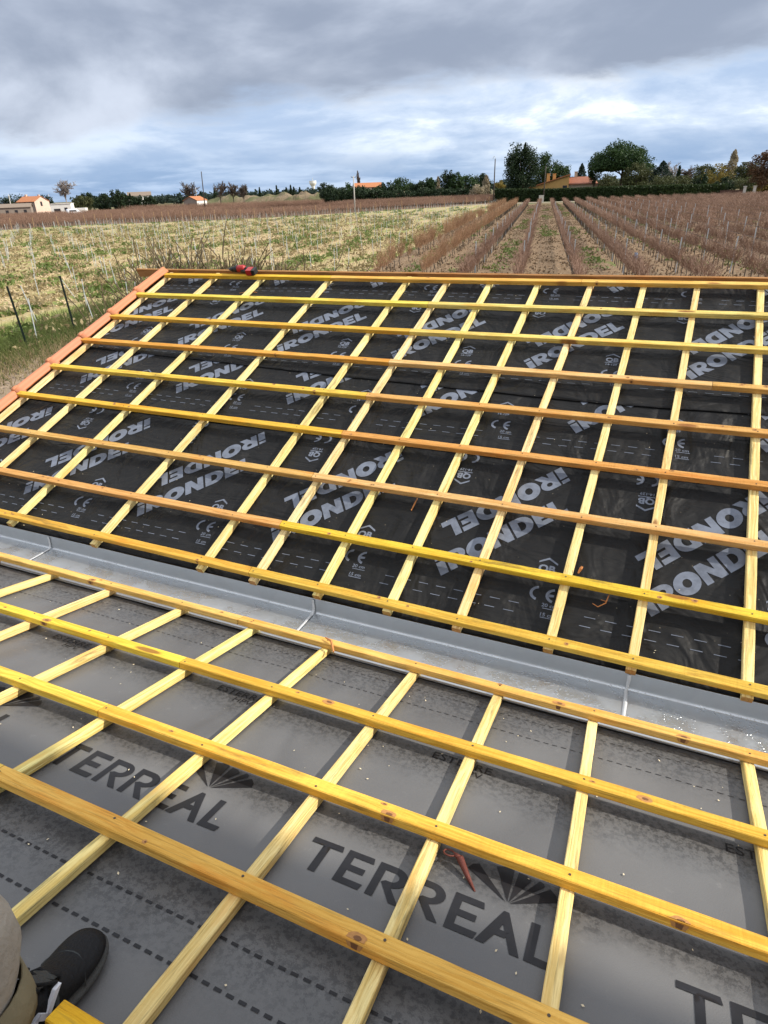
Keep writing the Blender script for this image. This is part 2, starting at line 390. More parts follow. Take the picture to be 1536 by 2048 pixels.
# ================================================================== SETTING: ground
def sheet(name, pts, z, mat_, cut=0):
    me = bpy.data.meshes.new(name); bm = bmesh.new()
    bm.faces.new([bm.verts.new((x, y, z)) for x, y in pts]); bmesh.ops.recalc_face_normals(bm, faces=bm.faces)
    for f in bm.faces:
        if f.normal.z < 0: f.normal_flip()
    bm.to_mesh(me); bm.free(); me.materials.append(mat_)
    return tag(link(name, me), kind='structure')
def ground_mat(name, soil, stone, weed, stone_amt, weed_lo, weed_hi, weedscale, row=False):
    m_, n, b = mat(name); v = coords(n)
    vr = n.mapping(v, rot=(0, 0, radians(-11)))
    big = n.noise(v, .09, 5, .6); f = n.noise(v, 1.7, 7, .68)
    c = n.mix(n.smooth(f, .3, .7), soil, tuple(x*1.55 for x in soil))
    vo = n.voro(v, 5.5); cr = n.sep(vo.outputs['Color'])
    st = n.math('MULTIPLY', n.smooth(vo.outputs['Distance'], .42, .26), n.math('GREATER_THAN', n.math('ADD', cr[0], n.math('MULTIPLY', n.math('SUBTRACT', f, .5), .9)), 1-stone_amt))
    c = n.mix(st, c, n.mix(cr[1], stone, tuple(x*.62 for x in stone)))
    vo2 = n.voro(v, 15.0); cr2 = n.sep(vo2.outputs['Color'])
    st2 = n.math('MULTIPLY', n.smooth(vo2.outputs['Distance'], .42, .26), n.math('GREATER_THAN', cr2[0], 1-stone_amt))
    c = n.mix(n.math('MULTIPLY', st2, .8), c, n.mix(cr2[1], stone, tuple(x*.6 for x in stone)))
    w = n.noise(n.mapping(vr, scale=(1.5, .35, 1)), weedscale, 8, .72); wf = n.noise(v, 3.0, 5, .7)
    wm = n.smooth(n.math('ADD', n.math('ADD', w, n.math('MULTIPLY', n.math('SUBTRACT', big, .5), .5)), n.math('MULTIPLY', n.math('SUBTRACT', wf, .5), .35)), weed_lo, weed_hi)
    if row:
        xx, yy, zz = n.sep(v); st_ = n.math('COSINE', n.math('MULTIPLY', n.math('ADD', n.math('MULTIPLY', xx, .9816), n.math('MULTIPLY', yy, .1908)), 2*pi/2.47))
        wm = n.math('MULTIPLY', wm, n.math('ADD', .62, n.math('MULTIPLY', st_, .42)), clamp=True)
    c = n.mix(n.math('MULTIPLY', wm, .85), c, n.mix(wf, weed, tuple(x*1.9 for x in weed)))
    n.set(b.inputs['Base Color'], c); b.inputs['Roughness'].default_value = .95; b.inputs['Specular IOR Level'].default_value = .1
    h = n.math('ADD', n.math('MULTIPLY', st, .6), n.math('ADD', n.math('MULTIPLY', f, .8), n.math('MULTIPLY', st2, .3)))
    n.set(b.inputs['Normal'], n.bump(h, .9, .09))
    return m_
G_BASE = ground_mat('distant_farmland', (.15, .115, .07), (.30, .25, .18), (.07, .085, .03), .2, .42, .62, .12)
G_FIELD = ground_mat('stony_field_soil', (.36, .265, .145), (.72, .60, .41), (.155, .185, .045), .60, .36, .58, .28, True)
G_VINE = ground_mat('vineyard_earth', (.175, .118, .072), (.40, .31, .205), (.075, .115, .025), .42, .60, .74, .22)
G_VERGE = ground_mat('verge_turf', (.11, .09, .045), (.22, .18, .11), (.05, .085, .02), .1, .30, .5, .6)
G_DIRT = ground_mat('dirt_track_earth', (.22, .165, .115), (.33, .26, .19), (.10, .10, .04), .3, .60, .78, .7)
BIG = 5000
sheet('ground', [(-BIG, -BIG), (BIG, -BIG), (BIG, BIG), (-BIG, BIG)], 0, G_BASE)
RD = Vector((sin(radians(-11)), cos(radians(-11)), 0)); RP = Vector((RD.y, -RD.x, 0))   # vine row direction, across
V0 = Vector((-7.5, 34.4, 0)); ROWW = 2.47
def rowpt(k, t): return V0+RP*(ROWW*k)+RD*t
sheet('stony_field', [(-14, -30), (-19.6, 5), (-22.2, 15.4), (-26, 29), (-9, 27), rowpt(-3.6, -5)[:2], rowpt(-3.6, 138)[:2], (-46.5, 173), (-68, 130), (-80, 111), (-92, 104.5), (-106, 100), (-113, 85), (-190, 40), (-190, -30)], .012, G_FIELD)
sheet('vineyard_ground', [rowpt(-3.6, -12)[:2], rowpt(30, -12)[:2], rowpt(30, 150)[:2], rowpt(-3.6, 128)[:2]], .012, G_VINE)
sheet('verge', [(-14, -30), (-19.6, 5), (-22.2, 15.4), (-26, 29), (-9, 27), (-14, 24), (-19.2, 15.5), (-16.5, 2), (-11, -30)], .016, G_VERGE)
sheet('dirt_track', [(-11, -30), (-16.5, 2), (-19.2, 15.5), (-14, 24), (-5, 24), (-5, -30)], .020, G_DIRT)
# pale cross track at the far end of the rows
a_, b_ = rowpt(-9, 139.5), rowpt(26, 146)
sheet('farm_track', [a_[:2], b_[:2], (b_+RD*4)[:2], (a_+RD*4)[:2]], .03, plain('pale_track_gravel', (.42, .36, .27), .95, 0, .2, 1.5))
# spoil heaps of the quarry far left of centre
def heap(name, px, dist, wpx, py_top, mat_, seed):
    c = at(px, dist); w = wpx/F_PX*dist; h = hgt(px, py_top, dist); n = 28; V = []; Fq = []
    dr = Vector((c.x, c.y, 0)).normalized(); cr = Vector((dr.y, -dr.x, 0))
    for i in range(n):
        for j in range(10):
            u = i/(n-1)*2-1; vv = j/9*2-1
            zz = max(0, (1-u*u)*(1-vv*vv))**.8*h*(.75+.5*mnoise.noise(Vector((u*4+seed, vv*2, seed))))+.7*abs(mnoise.noise(Vector((u*11, vv*5, seed))))*(1-u*u)*(1-vv*vv)
            p = Vector((c.x, c.y, 0))+cr*(u*w*.5)+dr*(vv*w*.22); V.append((p.x, p.y, zz-.05))
    for i in range(n-1):
        for j in range(9): Fq.append((i*10+j, (i+1)*10+j, (i+1)*10+j+1, i*10+j+1))
    me = bpy.data.meshes.new(name); me.from_pydata(V, [], Fq); me.materials.append(mat_)
    tag(link(name, me), kind='structure')
HEAPM = ground_mat('heap_earth', (.15, .115, .075), (.30, .25, .18), (.07, .075, .035), .35, .44, .56, .10)
heap('terrain_mound', 470, 400, 130, 386, HEAPM, 1.3); heap('terrain_mound', 560, 380, 150, 384, HEAPM, 4.1); heap('terrain_mound', 610, 360, 90, 380, HEAPM, 7.7)

# ================================================================== HOUSE AND ROOFS
AL, BE = 0.353159, 0.253598
OF = Vector((0, 2.0340737, Z0-1.6182289)); ON = Vector((0, 1.6452558, Z0-1.5354829))
MF = Matrix(((1, 0, 0, OF.x), (0, cos(AL), -sin(AL), OF.y), (0, sin(AL), cos(AL), OF.z), (0, 0, 0, 1)))      # x, up the slope, normal
MN = Matrix(((1, 0, 0, ON.x), (0, cos(BE), sin(BE), ON.y), (0, -sin(BE), cos(BE), ON.z), (0, 0, 0, 1)))      # x, down to the gutter, normal (y = -s)
XL, XR = -4.33, 3.2
RIDGE_S = 2.93

house = empty('house', (0, 2, 0)); tag(house, 'house under the roof being tiled, walls below the black and grey felt', 'house')
RENDER_W = plain('house_render', (.50, .43, .34), .9, 0, .12, 2, .2)
def hb(name, f, mat_):
    mb = MB(); f(mb); o = mb.build(name, mat_); o.parent = house; o.matrix_parent_inverse = Matrix.Translation((0, -2, 0)); return o
zr = OF.z+RIDGE_S*sin(AL); yr = OF.y+RIDGE_S*cos(AL)
def _walls(mb):
    mb.box(-4.22, XR-.1, -3.2, 1.70, 0, 2.30)
    mb.box(-4.22, XR-.1, 1.702, yr+2.2, -.01, 2.18)
    # gable up to the far ridge
    for x0, x1 in ((-4.22, -4.02), (XR-.3, XR-.1)):
        z_ = lambda y: OF.z-.12+(y-OF.y)*math.tan(AL)
        mb.loft([[(x0, 2.06, 2.181), (x1, 2.06, 2.181), (x1, 2.06, z_(2.06)), (x0, 2.06, z_(2.06))], [(x0, yr, 2.181), (x1, yr, 2.181), (x1, yr, zr-.16), (x0, yr, zr-.16)]])
hb('wall', _walls, RENDER_W)
def slab(mb, M, x0, x1, y0, y1, z0, z1):
    vs = [M @ Vector(p) for p in ((x0, y0, z0), (x1, y0, z0), (x1, y1, z0), (x0, y1, z0), (x0, y0, z1), (x1, y0, z1), (x1, y1, z1), (x0, y1, z1))]
    mb.add(vs, [(3, 2, 1, 0), (4, 5, 6, 7), (0, 1, 5, 4), (1, 2, 6, 5), (2, 3, 7, 6), (3, 0, 4, 7)])
DECK = plain('roof_deck_timber', (.30, .19, .09), .85, 0, .3, 8)
hb('far_roof_deck', lambda mb: slab(mb, MF, XL, XR, .035, RIDGE_S, -.10, -.055), DECK)
hb('near_roof_deck', lambda mb: slab(mb, MN, XL, XR, -4.2, -.08, -.10, -.055), DECK)
MBK = Matrix.Translation((0, 0, 0)) @ Matrix(((1, 0, 0, 0), (0, cos(AL), sin(AL), yr), (0, -sin(AL), cos(AL), zr), (0, 0, 0, 1)))
hb('back_roof_slope', lambda mb: slab(mb, MBK, XL, XR, .03, 2.2, -.12, -.06), CLAY)
# unseen block and eave added at right to shade the near roof's lower rows
def _tall(mb):
    mb.box(3.1, 6.0, -1.6, 1.25, 0.0, 6.15)
hb('added_shade_wall', _tall, RENDER_W)
hb('added_shade_eave', lambda mb: mb.loft([[(x, -2.2, 6.16), (x, 2.35, 6.16), (x, 2.35, 6.26), (x, 0, 6.75), (x, -2.2, 6.26)] for x in (2.1, 6.2)]), CLAY)

# --- felt sheets ------------------------------------------------------------
def sag(x, y, amp, seed):
    a = mnoise.noise(Vector((x*1.7+seed, y*1.3, seed)))+.55*mnoise.noise(Vector((x*4.1, y*2.9+seed, 2.3*seed)))+.35*mnoise.noise(Vector((x*9.+y*3, y*6.5-x*2, seed+4)))
    return -amp*(.55-.45*a)
def dispF(x, s): return -.0325+min(-.0005, sag(x, s, .012, 3.7))
def dispN(x, y): return -.0270+min(-.0005, sag(x, y, .007, 9.1))
def felt(name, mat_, M, x0, x1, ylo, yhi, disp, nx, ny, lift, label):
    V = []; Fq = []
    for j in range(ny+1):
        for i in range(nx+1):
            x = x0+(x1-x0)*i/nx; a = ylo(x) if callable(ylo) else ylo; b = yhi
            t = j/ny; y = a+(b-a)*t
            V.append((x, y, disp(x, y)+lift(x, y-a)))
    for j in range(ny):
        for i in range(nx):
            k = j*(nx+1)+i; Fq.append((k, k+1, k+nx+2, k+nx+1))
    me = bpy.data.meshes.new(name); me.from_pydata(V, [], Fq); me.materials.append(mat_)
    me.polygons.foreach_set('use_smooth', [True]*len(Fq))
    o = link(name, me); o.matrix_world = M
    md = o.modifiers.new('thickness', 'SOLIDIFY'); md.thickness = .0016; md.offset = -1
    return tag(o, label, 'roofing felt', 'felt sheets on the roofs')
def lapC(x):
    xs = (-4.4, -2.8, -2.3, -.24, .4, 3.3); ys = (1.765, 1.70, 1.672, 1.610, 1.63, 1.66)
    return float(np.interp(x, xs, ys))+.006*mnoise.noise(Vector((x*5, 1, 2)))
SH = [  # name offset, lower edge, x of the CE mark, x of the i
    dict(s0=.006, base=0.0, ce=-.332, i=.100, yhi=1.33),
    dict(s0=1.085, base=1.075, ce=-.790, i=-.384, yhi=2.40),
    dict(s0=lapC, base=1.620, ce=-1.174, i=-.748, yhi=RIDGE_S),
    dict(s0=2.553, base=2.553, ce=-.817, i=-.40, yhi=RIDGE_S+.03)]
FL = ['black felt sheet printed pale grey, lowest on the far roof above the gutter', 'black felt sheet printed pale grey, second up from the gutter', 'black felt sheet printed pale grey, third up, with the visible ragged lap edge', 'narrow top strip of black felt printed with dashes under the ridge batten']
def liftf(q): return lambda x, d: q*.0026+.0045*math.exp(-max(d, 0)/.05)*(1 if q else 0)
felts = []
for q, sh in enumerate(SH):
    felts.append(felt('black_roofing_felt', BLACK, MF, XL+.01, XR, sh['s0'], sh['yhi'], dispF, 230, 44, liftf(q), FL[q]))
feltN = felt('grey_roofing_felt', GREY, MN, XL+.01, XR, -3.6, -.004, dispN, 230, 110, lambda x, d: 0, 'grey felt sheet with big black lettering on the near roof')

# --- printed lettering ------------------------------------------------------
def arc(cx, cy, rx, ry, a0, a1, n=10): return [(cx+rx*cos(radians(a0+(a1-a0)*i/n)), cy+ry*sin(radians(a0+(a1-a0)*i/n))) for i in range(n+1)]
H_ = .105; SL = .20
def glyphs_far():
    G = []
    def g(x, w, conts): G.append([[(x+px*w+SL*py*H_, py*H_) for px, py in c] for c in conts])
    g(0, .042, [[(0, 0), (1, 0), (1, .70), (0, .70)]]); g(0, .042, [[(0, .80), (1, .80), (1, 1), (0, 1)]])
    rr = arc(.52, .66, .46, .34, 90, -75, 10)
    g(.053, .100, [[(0, 0), (.36, 0), (.36, .30), (.62, 0), (1.08, 0), (.72, .36)]+rr[::-1]+[(0, 1)], arc(.50, .66, .16, .12, 0, 360, 12)[:-1]])
    g(.158, .118, [arc(.5, .5, .52, .52, 0, 360, 28)[:-1], arc(.5, .5, .17, .20, 0, 360, 18)[:-1]])
    g(.284, .108, [[(0, 0), (.32, 0), (.32, .52), (.66, 0), (1, 0), (1, 1), (.68, 1), (.68, .48), (.34, 1), (0, 1)]])
    g(.404, .108, [[(0, 0), (.45, 0)]+arc(.45, .5, .57, .5, -90, 90, 14)+[(0, 1)], [(.34, .26), (.45, .26)]+arc(.45, .5, .22, .24, -90, 90, 8)+[(.34, .74)]])
    g(.522, .084, [[(0, 0), (1, 0), (1, .26), (.40, .26), (.40, .38), (.92, .38), (.92, .62), (.40, .62), (.40, .74), (1, .74), (1, 1), (0, 1)]])
    g(.616, .080, [[(0, 0), (1, 0), (1, .28), (.45, .28), (.45, 1), (0, 1)]])
    return [c for gg in G for c in gg]
def rot(cs, ang, ox, oy):
    c, s = cos(ang), sin(ang); return [[(ox+x*c-y*s, oy+x*s+y*c) for x, y in k] for k in cs]
def flip(cs, cx, cy): return [[(2*cx-x, 2*cy-y) for x, y in k] for k in cs]
def shift(cs, dx, dy): return [[(x+dx, y+dy) for x, y in k] for k in cs]
def ring(cx, cy, r1, r0, a0, a1, n=14): return arc(cx, cy, r1, r1, a0, a1, n)+arc(cx, cy, r0, r0, a1, a0, n)
def rect(x0, x1, y0, y1): return [(x0, y0), (x1, y0), (x1, y1), (x0, y1)]
def ce_mark():
    r1, r0 = .038, .0255
    return [ring(-.018, 0, r1, r0, 100, 260), ring(.050, 0, r1, r0, 100, 260), rect(.0235+.0005, .047, -.0055, .0055)]
def text_contours(txt, size, x, y, extra=0., xs=1.0):
    cu = bpy.data.curves.new('t', 'FONT'); cu.body = txt; cu.size = size; cu.offset = extra; cu.resolution_u = 3; cu.align_x = 'CENTER'
    ob = bpy.data.objects.new('t', cu); COL.objects.link(ob); bpy.context.view_layer.update()
    me = bpy.data.meshes.new_from_object(ob.evaluated_get(bpy.context.evaluated_depsgraph_get()))
    V = [(v.co.x*xs+x, v.co.y+y) for v in me.vertices]; Fs = [tuple(p.vertices) for p in me.polygons]
    bpy.data.objects.remove(ob); bpy.data.curves.remove(cu); bpy.data.meshes.remove(me)
    return V, Fs
def fill(conts):
    cu = bpy.data.curves.new('c', 'CURVE'); cu.dimensions = '2D'; cu.fill_mode = 'BOTH'
    for c in conts:
        sp = cu.splines.new('POLY'); sp.points.add(len(c)-1); sp.use_cyclic_u = True
        for i, (x, y) in enumerate(c): sp.points[i].co = (x, y, 0, 1)
    ob = bpy.data.objects.new('c', cu); COL.objects.link(ob); bpy.context.view_layer.update()
    me = bpy.data.meshes.new_from_object(ob.evaluated_get(bpy.context.evaluated_depsgraph_get()))
    V = [(v.co.x, v.co.y) for v in me.vertices]; Fs = [tuple(p.vertices) for p in me.polygons]
    bpy.data.objects.remove(ob); bpy.data.curves.remove(cu); bpy.data.meshes.remove(me)
    return V, Fs
def print_on(name, VF, inkmat, parent, disp, keep, lift):
    """lay flat lettering on the sheet: subdivide, drop what lies off the sheet, follow its surface"""
    bm = bmesh.new()
    for V, Fs in VF:
        vs = [bm.verts.new((x, y, 0)) for x, y in V]
        for f in Fs:
            try: bm.faces.new([vs[i] for i in f])
            except ValueError: pass
    bmesh.ops.triangulate(bm, faces=bm.faces)
    for _ in range(4):
        es = [e for e in bm.edges if e.calc_length() > .022]
        if not es: break
        bmesh.ops.subdivide_edges(bm, edges=es, cuts=1); bmesh.ops.triangulate(bm, faces=[f for f in bm.faces if len(f.verts) > 3])
    kill = [f for f in bm.faces if not all(keep(v.co.x, v.co.y) for v in f.verts)]
    bmesh.ops.delete(bm, geom=kill, context='FACES')
    for v in bm.verts: v.co.z = disp(v.co.x, v.co.y)+lift(v.co.x, v.co.y)+.0014
    for f in bm.faces:
        f.normal_update()
        if f.normal.z < 0: f.normal_flip()
        f.smooth = True
    if not bm.faces: bm.free(); return None
    me = bpy.data.meshes.new(name); bm.to_mesh(me); bm.free(); me.materials.append(inkmat)
    o = link(name, me, parent); return o
CEc = ce_mark(); GF = glyphs_far()
QBt = text_contours('QB', .052, 0, 0, .0022, 1.0); N128 = text_contours('14-129', .024, 0, 0, .0006, 1.0)
T20 = text_contours('20 cm', .026, 0, 0, .0003); T15 = text_contours('15 cm', .026, 0, 0, .0003)
def tv(VF, dx, dy, fl=None):
    V = [(x+dx, y+dy) for x, y in VF[0]]
    if fl: V = [(2*fl[0]-x, 2*fl[1]-y) for x, y in V]
    return V, VF[1]
PER = .886
for q, sh in enumerate(SH):
    b0 = sh['base']; words = []; marks = []; texts = []; dashes = []
    cy = b0+.667
    for k in range(-5, 5):
        ce = sh['ce']+PER*k; ix = sh['i']+PER*k; cx = ce+PER*.5-.277
        ww = rot(GF, radians(47), ix, b0+.272+.009*ix); words += ww; words += flip(ww, ix+.188, b0+.677+.009*ix)
        mk = shift(CEc, ce, b0+.278)
        qb = [[(ce-.052, b0+.445), (ce-.012, b0+.470), (ce+.030, b0+.445), (ce+.030, b0+.455), (ce-.012, b0+.482), (ce-.052, b0+.455)], rect(ce-.05, ce+.028, b0+.386, b0+.391)]
        marks += mk+qb; marks += flip(mk+qb, ce+.166, cy)
        for VF, ddx, ddy in ((QBt, -.012, .400), (N128, -.012, .362), (T20, .038, .215), (T15, .038, .166)):
            texts.append(tv(VF, ce+ddx, b0+ddy)); texts.append(tv(VF, ce+ddx, b0+ddy, (ce+.166, cy)))
        ul = [rect(ce+.012, ce+.075, b0+.205, b0+.2085), rect(ce+.012, ce+.075, b0+.158, b0+.1615)]
        marks += ul; marks += flip(ul, ce+.166, cy)
        for e in range(1, 10):
            xx = ce+.10+.082*e
            if xx > ce+PER-.09: continue
            dd = [rect(xx, xx+.044, b0+.205, b0+.2085), rect(xx-.012, xx+.032, b0+.158, b0+.1615)]
            dashes += dd; dashes += flip(dd, ce+.166, cy)
    lo = sh['s0'] if callable(sh['s0']) else (lambda x, a=sh['s0']: a)
    if q < 3:
        nx_ = SH[q+1]['s0']; hi = nx_ if callable(nx_) else (lambda x, a=nx_: a)
    else: hi = lambda x: RIDGE_S
    keep = lambda x, y, lo=lo, hi=hi: XL+.03 < x < XR-.02 and lo(x)+.004 < y < hi(x)+.02
    lf = liftf(q); lift = lambda x, y, lo=lo, lf=lf: lf(x, y-lo(x))
    ng = len(GF)
    for w_ in range(0, len(words), ng):
        print_on('printed_word', [fill(words[w_:w_+ng])], INK_L, felts[q], dispF, keep, lift)
    for w_ in range(len(texts)//8):
        print_on('approval_mark', [fill(marks[w_*14:(w_+1)*14])]+texts[w_*8:(w_+1)*8], INK_L, felts[q], dispF, keep, lift)
    print_on('dash_lines', [fill(dashes)], INK_L, felts[q], dispF, keep, lift)

# near roof: large dark words with a fan emblem
def glyphs_near():
    h = .095; t = .0165
    out = []
    out.append([(.000, h), (.000, h-t), (.031, h-t), (.031, 0), (.049, 0), (.049, h-t), (.080, h-t), (.076, h)])
    def E(x): return [(x, 0), (x+.062, 0), (x+.066, t), (x+.018, t), (x+.018, .039), (x+.056, .039), (x+.056, .039+t), (x+.018, .039+t), (x+.018, h-t), (x+.066, h-t), (x+.062, h), (x, h)]
    out.append(E(.092))
    def Rr(x):
        o = [(x, 0), (x+.018, 0), (x+.018, h-t), (x+.038, h-t)]+arc(x+.040, h-.0295, .014, .0135, 85, -85, 8)+[(x+.028, h-.0435), (x+.020, h-.050), (x+.055, 0), (x+.077, 0), (x+.046, h-.058)]+arc(x+.040, h-.0285, .034, .0285, -60, 90, 10)+[(x, h)]
        return [o]
    out += Rr(.170); out += Rr(.256)
    out.append(E(.346))
    x = .411
    out.append([(x, 0), (x+.019, 0), (x+.034, .030), (x+.054, .030), (x+.060, .016+.030), (x+.040, .046), (x+.0445, .062), (x+.070, 0), (x+.089, 0), (x+.050, h), (x+.039, h)])
    out.append([(.508, 0), (.560, 0), (.564, t), (.526, t), (.526, h), (.508, h)])
    fx, fy = .452, .115
    for a0, a1, r in ((151, 136, .118), (116, 93, .102), (87, 68, .097), (61, 52, .108), (47, 29, .113)):
        am = (a0+a1)/2
        p = lambda a, rr: (fx+rr*cos(radians(a)), fy+rr*sin(radians(a)))
        out.append([p(am, .005), p(a1, r*.97), p(am-1, r*1.02), p(a0, r)])
    return out
GN = glyphs_near(); wordsN = []
for k in range(-4, 5): wordsN += shift(GN, -.584+.780*k, -.944)
for k in range(-4, 5): wordsN += [[(2*(-.25+.776*k)-x, 2*(-1.64)-y) for x, y in c] for c in shift(GN, -.584+.776*k, -.944)]
textsN = []
EST = text_contours('ESTERRE', .045, 0, 0, .0, 1.05); HPV = text_contours('HPV', .036, 0, 0, .0, 1.05)
for k in range(-4, 5):
    textsN.append(tv(EST, -.358+.758*k, -.424)); textsN.append(tv(HPV, -.325+.758*k, -.456))
dashN = []
x = -4.3
while x < 3.1:
    for s_, w_ in ((.085, .0010), (.184, .0012), (1.164, .003), (1.25, .0032)):
        j = .004*mnoise.noise(Vector((x*3, s_, 0))); dashN.append(rect(x, x+.0155, -s_-w_+j, -s_+w_+j))
    x += .0265
keepN = lambda x, y: XL+.03 < x < XR-.03 and -3.5 < y < -.06
for w_ in range(0, len(wordsN), len(GN)): print_on('printed_word', [fill(wordsN[w_:w_+len(GN)])], INK_D, feltN, dispN, keepN, lambda x, y: 0)
print_on('product_line_text', textsN, INK_D, feltN, dispN, keepN, lambda x, y: 0)
print_on('dash_lines', [fill(dashN)], INK_D, feltN, dispN, keepN, lambda x, y: 0)

# --- timbers ---------------------------------------------------------------
NAIL = plain('nail_head', (.09, .07, .055), .6, .4)
YEL, LEM, ORA, TANW, PINK, PALE, GOLD = (.74, .50, .085), (.78, .58, .10), (.66, .38, .12), (.72, .50, .20), (.70, .46, .19), (.83, .69, .33), (.72, .43, .065)
def timber_mesh(L, w, t, seed, name):
    """a sawn board along local x: chamfered section, slight bow and wane"""
    ns = max(3, int(L/.07)); c = .0022; r_ = random.Random(seed); rings = []
    ph = r_.uniform(0, 9); bow = r_.uniform(-.0025, .0025)
    for i in range(ns+1):
        u = i/ns; x = (u-.5)*L; dy = bow*(1-(2*u-1)**2)+.0012*mnoise.noise(Vector((x*2.3+ph, seed, 0))); dz = .0006*mnoise.noise(Vector((x*2+ph, 3, seed)))
        hw = w/2+.0009*mnoise.noise(Vector((x*6, ph, 1)))+.0008*mnoise.noise(Vector((x*19, ph, 4))); tt = t+.0008*mnoise.noise(Vector((x*5, ph, 2)))
        sec = [(-hw+c, 0), (hw-c, 0), (hw, c), (hw, tt-c), (hw-c, tt), (-hw+c, tt), (-hw, tt-c), (-hw, c)]
        rings.append([(x, y+dy, z+(dz if z > c*2 else 0)) for y, z in sec])
    mb = MB(); mb.loft(rings); return mb.mesh(name)
_ts = [0]
def timber(name, M, cx, cy, h, ang, L, w, t, col, label, cat, group):
    _ts[0] += 1
    me = timber_mesh(L, w, t, _ts[0]*1.7, name); me.materials.append(WOOD)
    o = link(name, me); o.matrix_world = M @ Matrix.Translation((cx, cy, h)) @ Matrix.Rotation(ang, 4, 'Z')
    j = [rnd.uniform(.93, 1.06) for _ in range(3)]; o.color = tuple(min(1, a*b) for a, b in zip(col, j))+(1,)
    return tag(o, label, cat, group)
def nails(o, xs, t, wd):
    for x in xs:
        mb = MB(); n = 8; y = rnd.uniform(-.2, .2)*wd
        mb.loft([[(x+.0032*cos(2*pi*k/n), y+.0032*sin(2*pi*k/n), t-.001) for k in range(n)], [(x+.0030*cos(2*pi*k/n), y+.0030*sin(2*pi*k/n), t+.0012) for k in range(n)]])
        mb.build('nail_head', NAIL, o)
KNOT = plain('knot_wood', (.44, .21, .065), .75, 0, .4, 120); KNOTC = plain('knot_heart', (.17, .075, .03), .8, 0, .4, 150)
def knot(o, x, y, t, w, rx, ry, seed=0):
    """a branch knot showing on the top face, cut off by the board's edge and running a little down its face"""
    mb = MB(); n = 18
    for q, k in enumerate((1.0, .42)):
        pts = []
        for i in range(n):
            a = 2*pi*i/n; rr = k*(1+.22*mnoise.noise(Vector((cos(a)*1.7+seed, sin(a)*1.7, q+seed))))
            pts.append((x+rx*rr*cos(a)+.002*q, max(-w/2+.0024, min(w/2-.0024, y+ry*rr*sin(a))), t+.0007+.0005*q))
        mb.cur = q; mb.add(pts+[(x, max(-w/2+.003, min(w/2-.003, y)), t+.0008+.0006*q)], [(i, (i+1) % n, n) for i in range(n)])
    if y-ry < -w/2+.002:
        for q, k in enumerate((.9, .4)): mb.cur = q; mb.add([(x-rx*k, -w/2-.0016-.0005*q, t-.003), (x-rx*k*.7, -w/2-.0016-.0005*q, t*.35), (x+rx*k*.7, -w/2-.0016-.0005*q, t*.3), (x+rx*k, -w/2-.0016-.0005*q, t-.003)], [(0, 1, 2, 3)])
    mb.build('knot', [KNOT, KNOTC], o, True)
FARB = [(.0201, -.0065), (.3325, -.0035), (.6958, -.001), (1.0562, -.0026), (1.425, .0013), (1.784, .0003), (2.1504, .0018), (2.5102, .0021), (2.866, .0040)]
FARC = [(-4.2546, .0104), (-3.7979, .0285), (-3.2894, .0219), (-2.6414, .0198), (-1.9416, .01), (-1.6328, .0144), (-1.2881, .0085), (-.9431, .0086), (-.6279, .0237), (-.2537, .0115), (.0546, .0166), (.4388, .0083)]
ORD = ['lowest', 'second', 'third', 'fourth', 'fifth', 'sixth', 'seventh', 'eighth', 'topmost']
segs = {0: [(-4.33, -1.652, GOLD, 'rough deep yellow'), (-1.650, 3.15, YEL, 'golden yellow')],
        1: [(-4.33, -1.650, ORA, 'orange'), (-1.648, 3.15, (.74, .52, .05), 'mustard yellow')],
        2: [(-4.33, -1.644, ORA, 'orange brown'), (-1.642, 3.15, PINK, 'pinkish tan')],
        3: [(-4.33, -1.633, (.76, .46, .06), 'yellow orange'), (-1.631, 3.15, (.64, .34, .10), 'reddish brown')],
        4: [(-4.32, -1.632, (.82, .57, .09), 'rough sawn lemon yellow'), (-1.630, 3.15, (.70, .40, .13), 'orange tan')],
        5: [(-4.32, -1.624, (.68, .36, .07), 'amber'), (-1.622, .236, TANW, 'honey tan'), (.238, 3.15, (.70, .42, .14), 'warm brown')],
        6: [(-4.31, -1.617, (.74, .47, .07), 'ochre yellow'), (-1.615, 3.15, (.78, .60, .18), 'pale yellow')],
        7: [(-4.31, -1.607, LEM, 'bright lemon yellow'), (-1.605, 3.15, (.80, .62, .22), 'straw yellow')],
        8: [(-4.22, -2.55, (.72, .48, .04), 'dull yellow'), (-2.548, -.62, (.74, .47, .11), 'honey'), (-.618, 3.15, (.74, .50, .13), 'light amber')]}
where = {2: ['left of joint', 'right of joint'], 3: ['left board', 'middle board', 'right board']}
for j, (a, b) in enumerate(FARB):
    ss = segs[j]
    for q, (x0, x1, col, cn) in enumerate(ss):
        cx = (x0+x1)/2; L = x1-x0
        lab = f'{cn} batten on black felt, '+('lowest row beside the gutter' if j == 0 else 'top row along the ridge' if j == 8 else f'{ORD[j]} row up from gutter')+f', {where[len(ss)][q]}'
        o = timber('tiling_batten', MF, cx, a+b*cx, 0.0003+.0004*q, math.atan(b), L, .040, .030, col, lab, 'batten', 'tiling battens on the black roof')
        for _ in range(3 if j < 6 else 1):
            kx = rnd.uniform(max(x0, -3.4), min(x1, .5)); knot(o, kx-cx, rnd.uniform(-.017, .017), .030, .040, rnd.uniform(.007, .014), rnd.uniform(.004, .008), rnd.random()*9)
        if j == 1 and q == 1: knot(o, .242-cx, .008, .030, .040, .013, .008, 3)
        if j < 5: nails(o, [ca+cb*(a+b*ca)-cx for ca, cb in FARC if x0 < ca < min(x1, .7)], .030, .04)
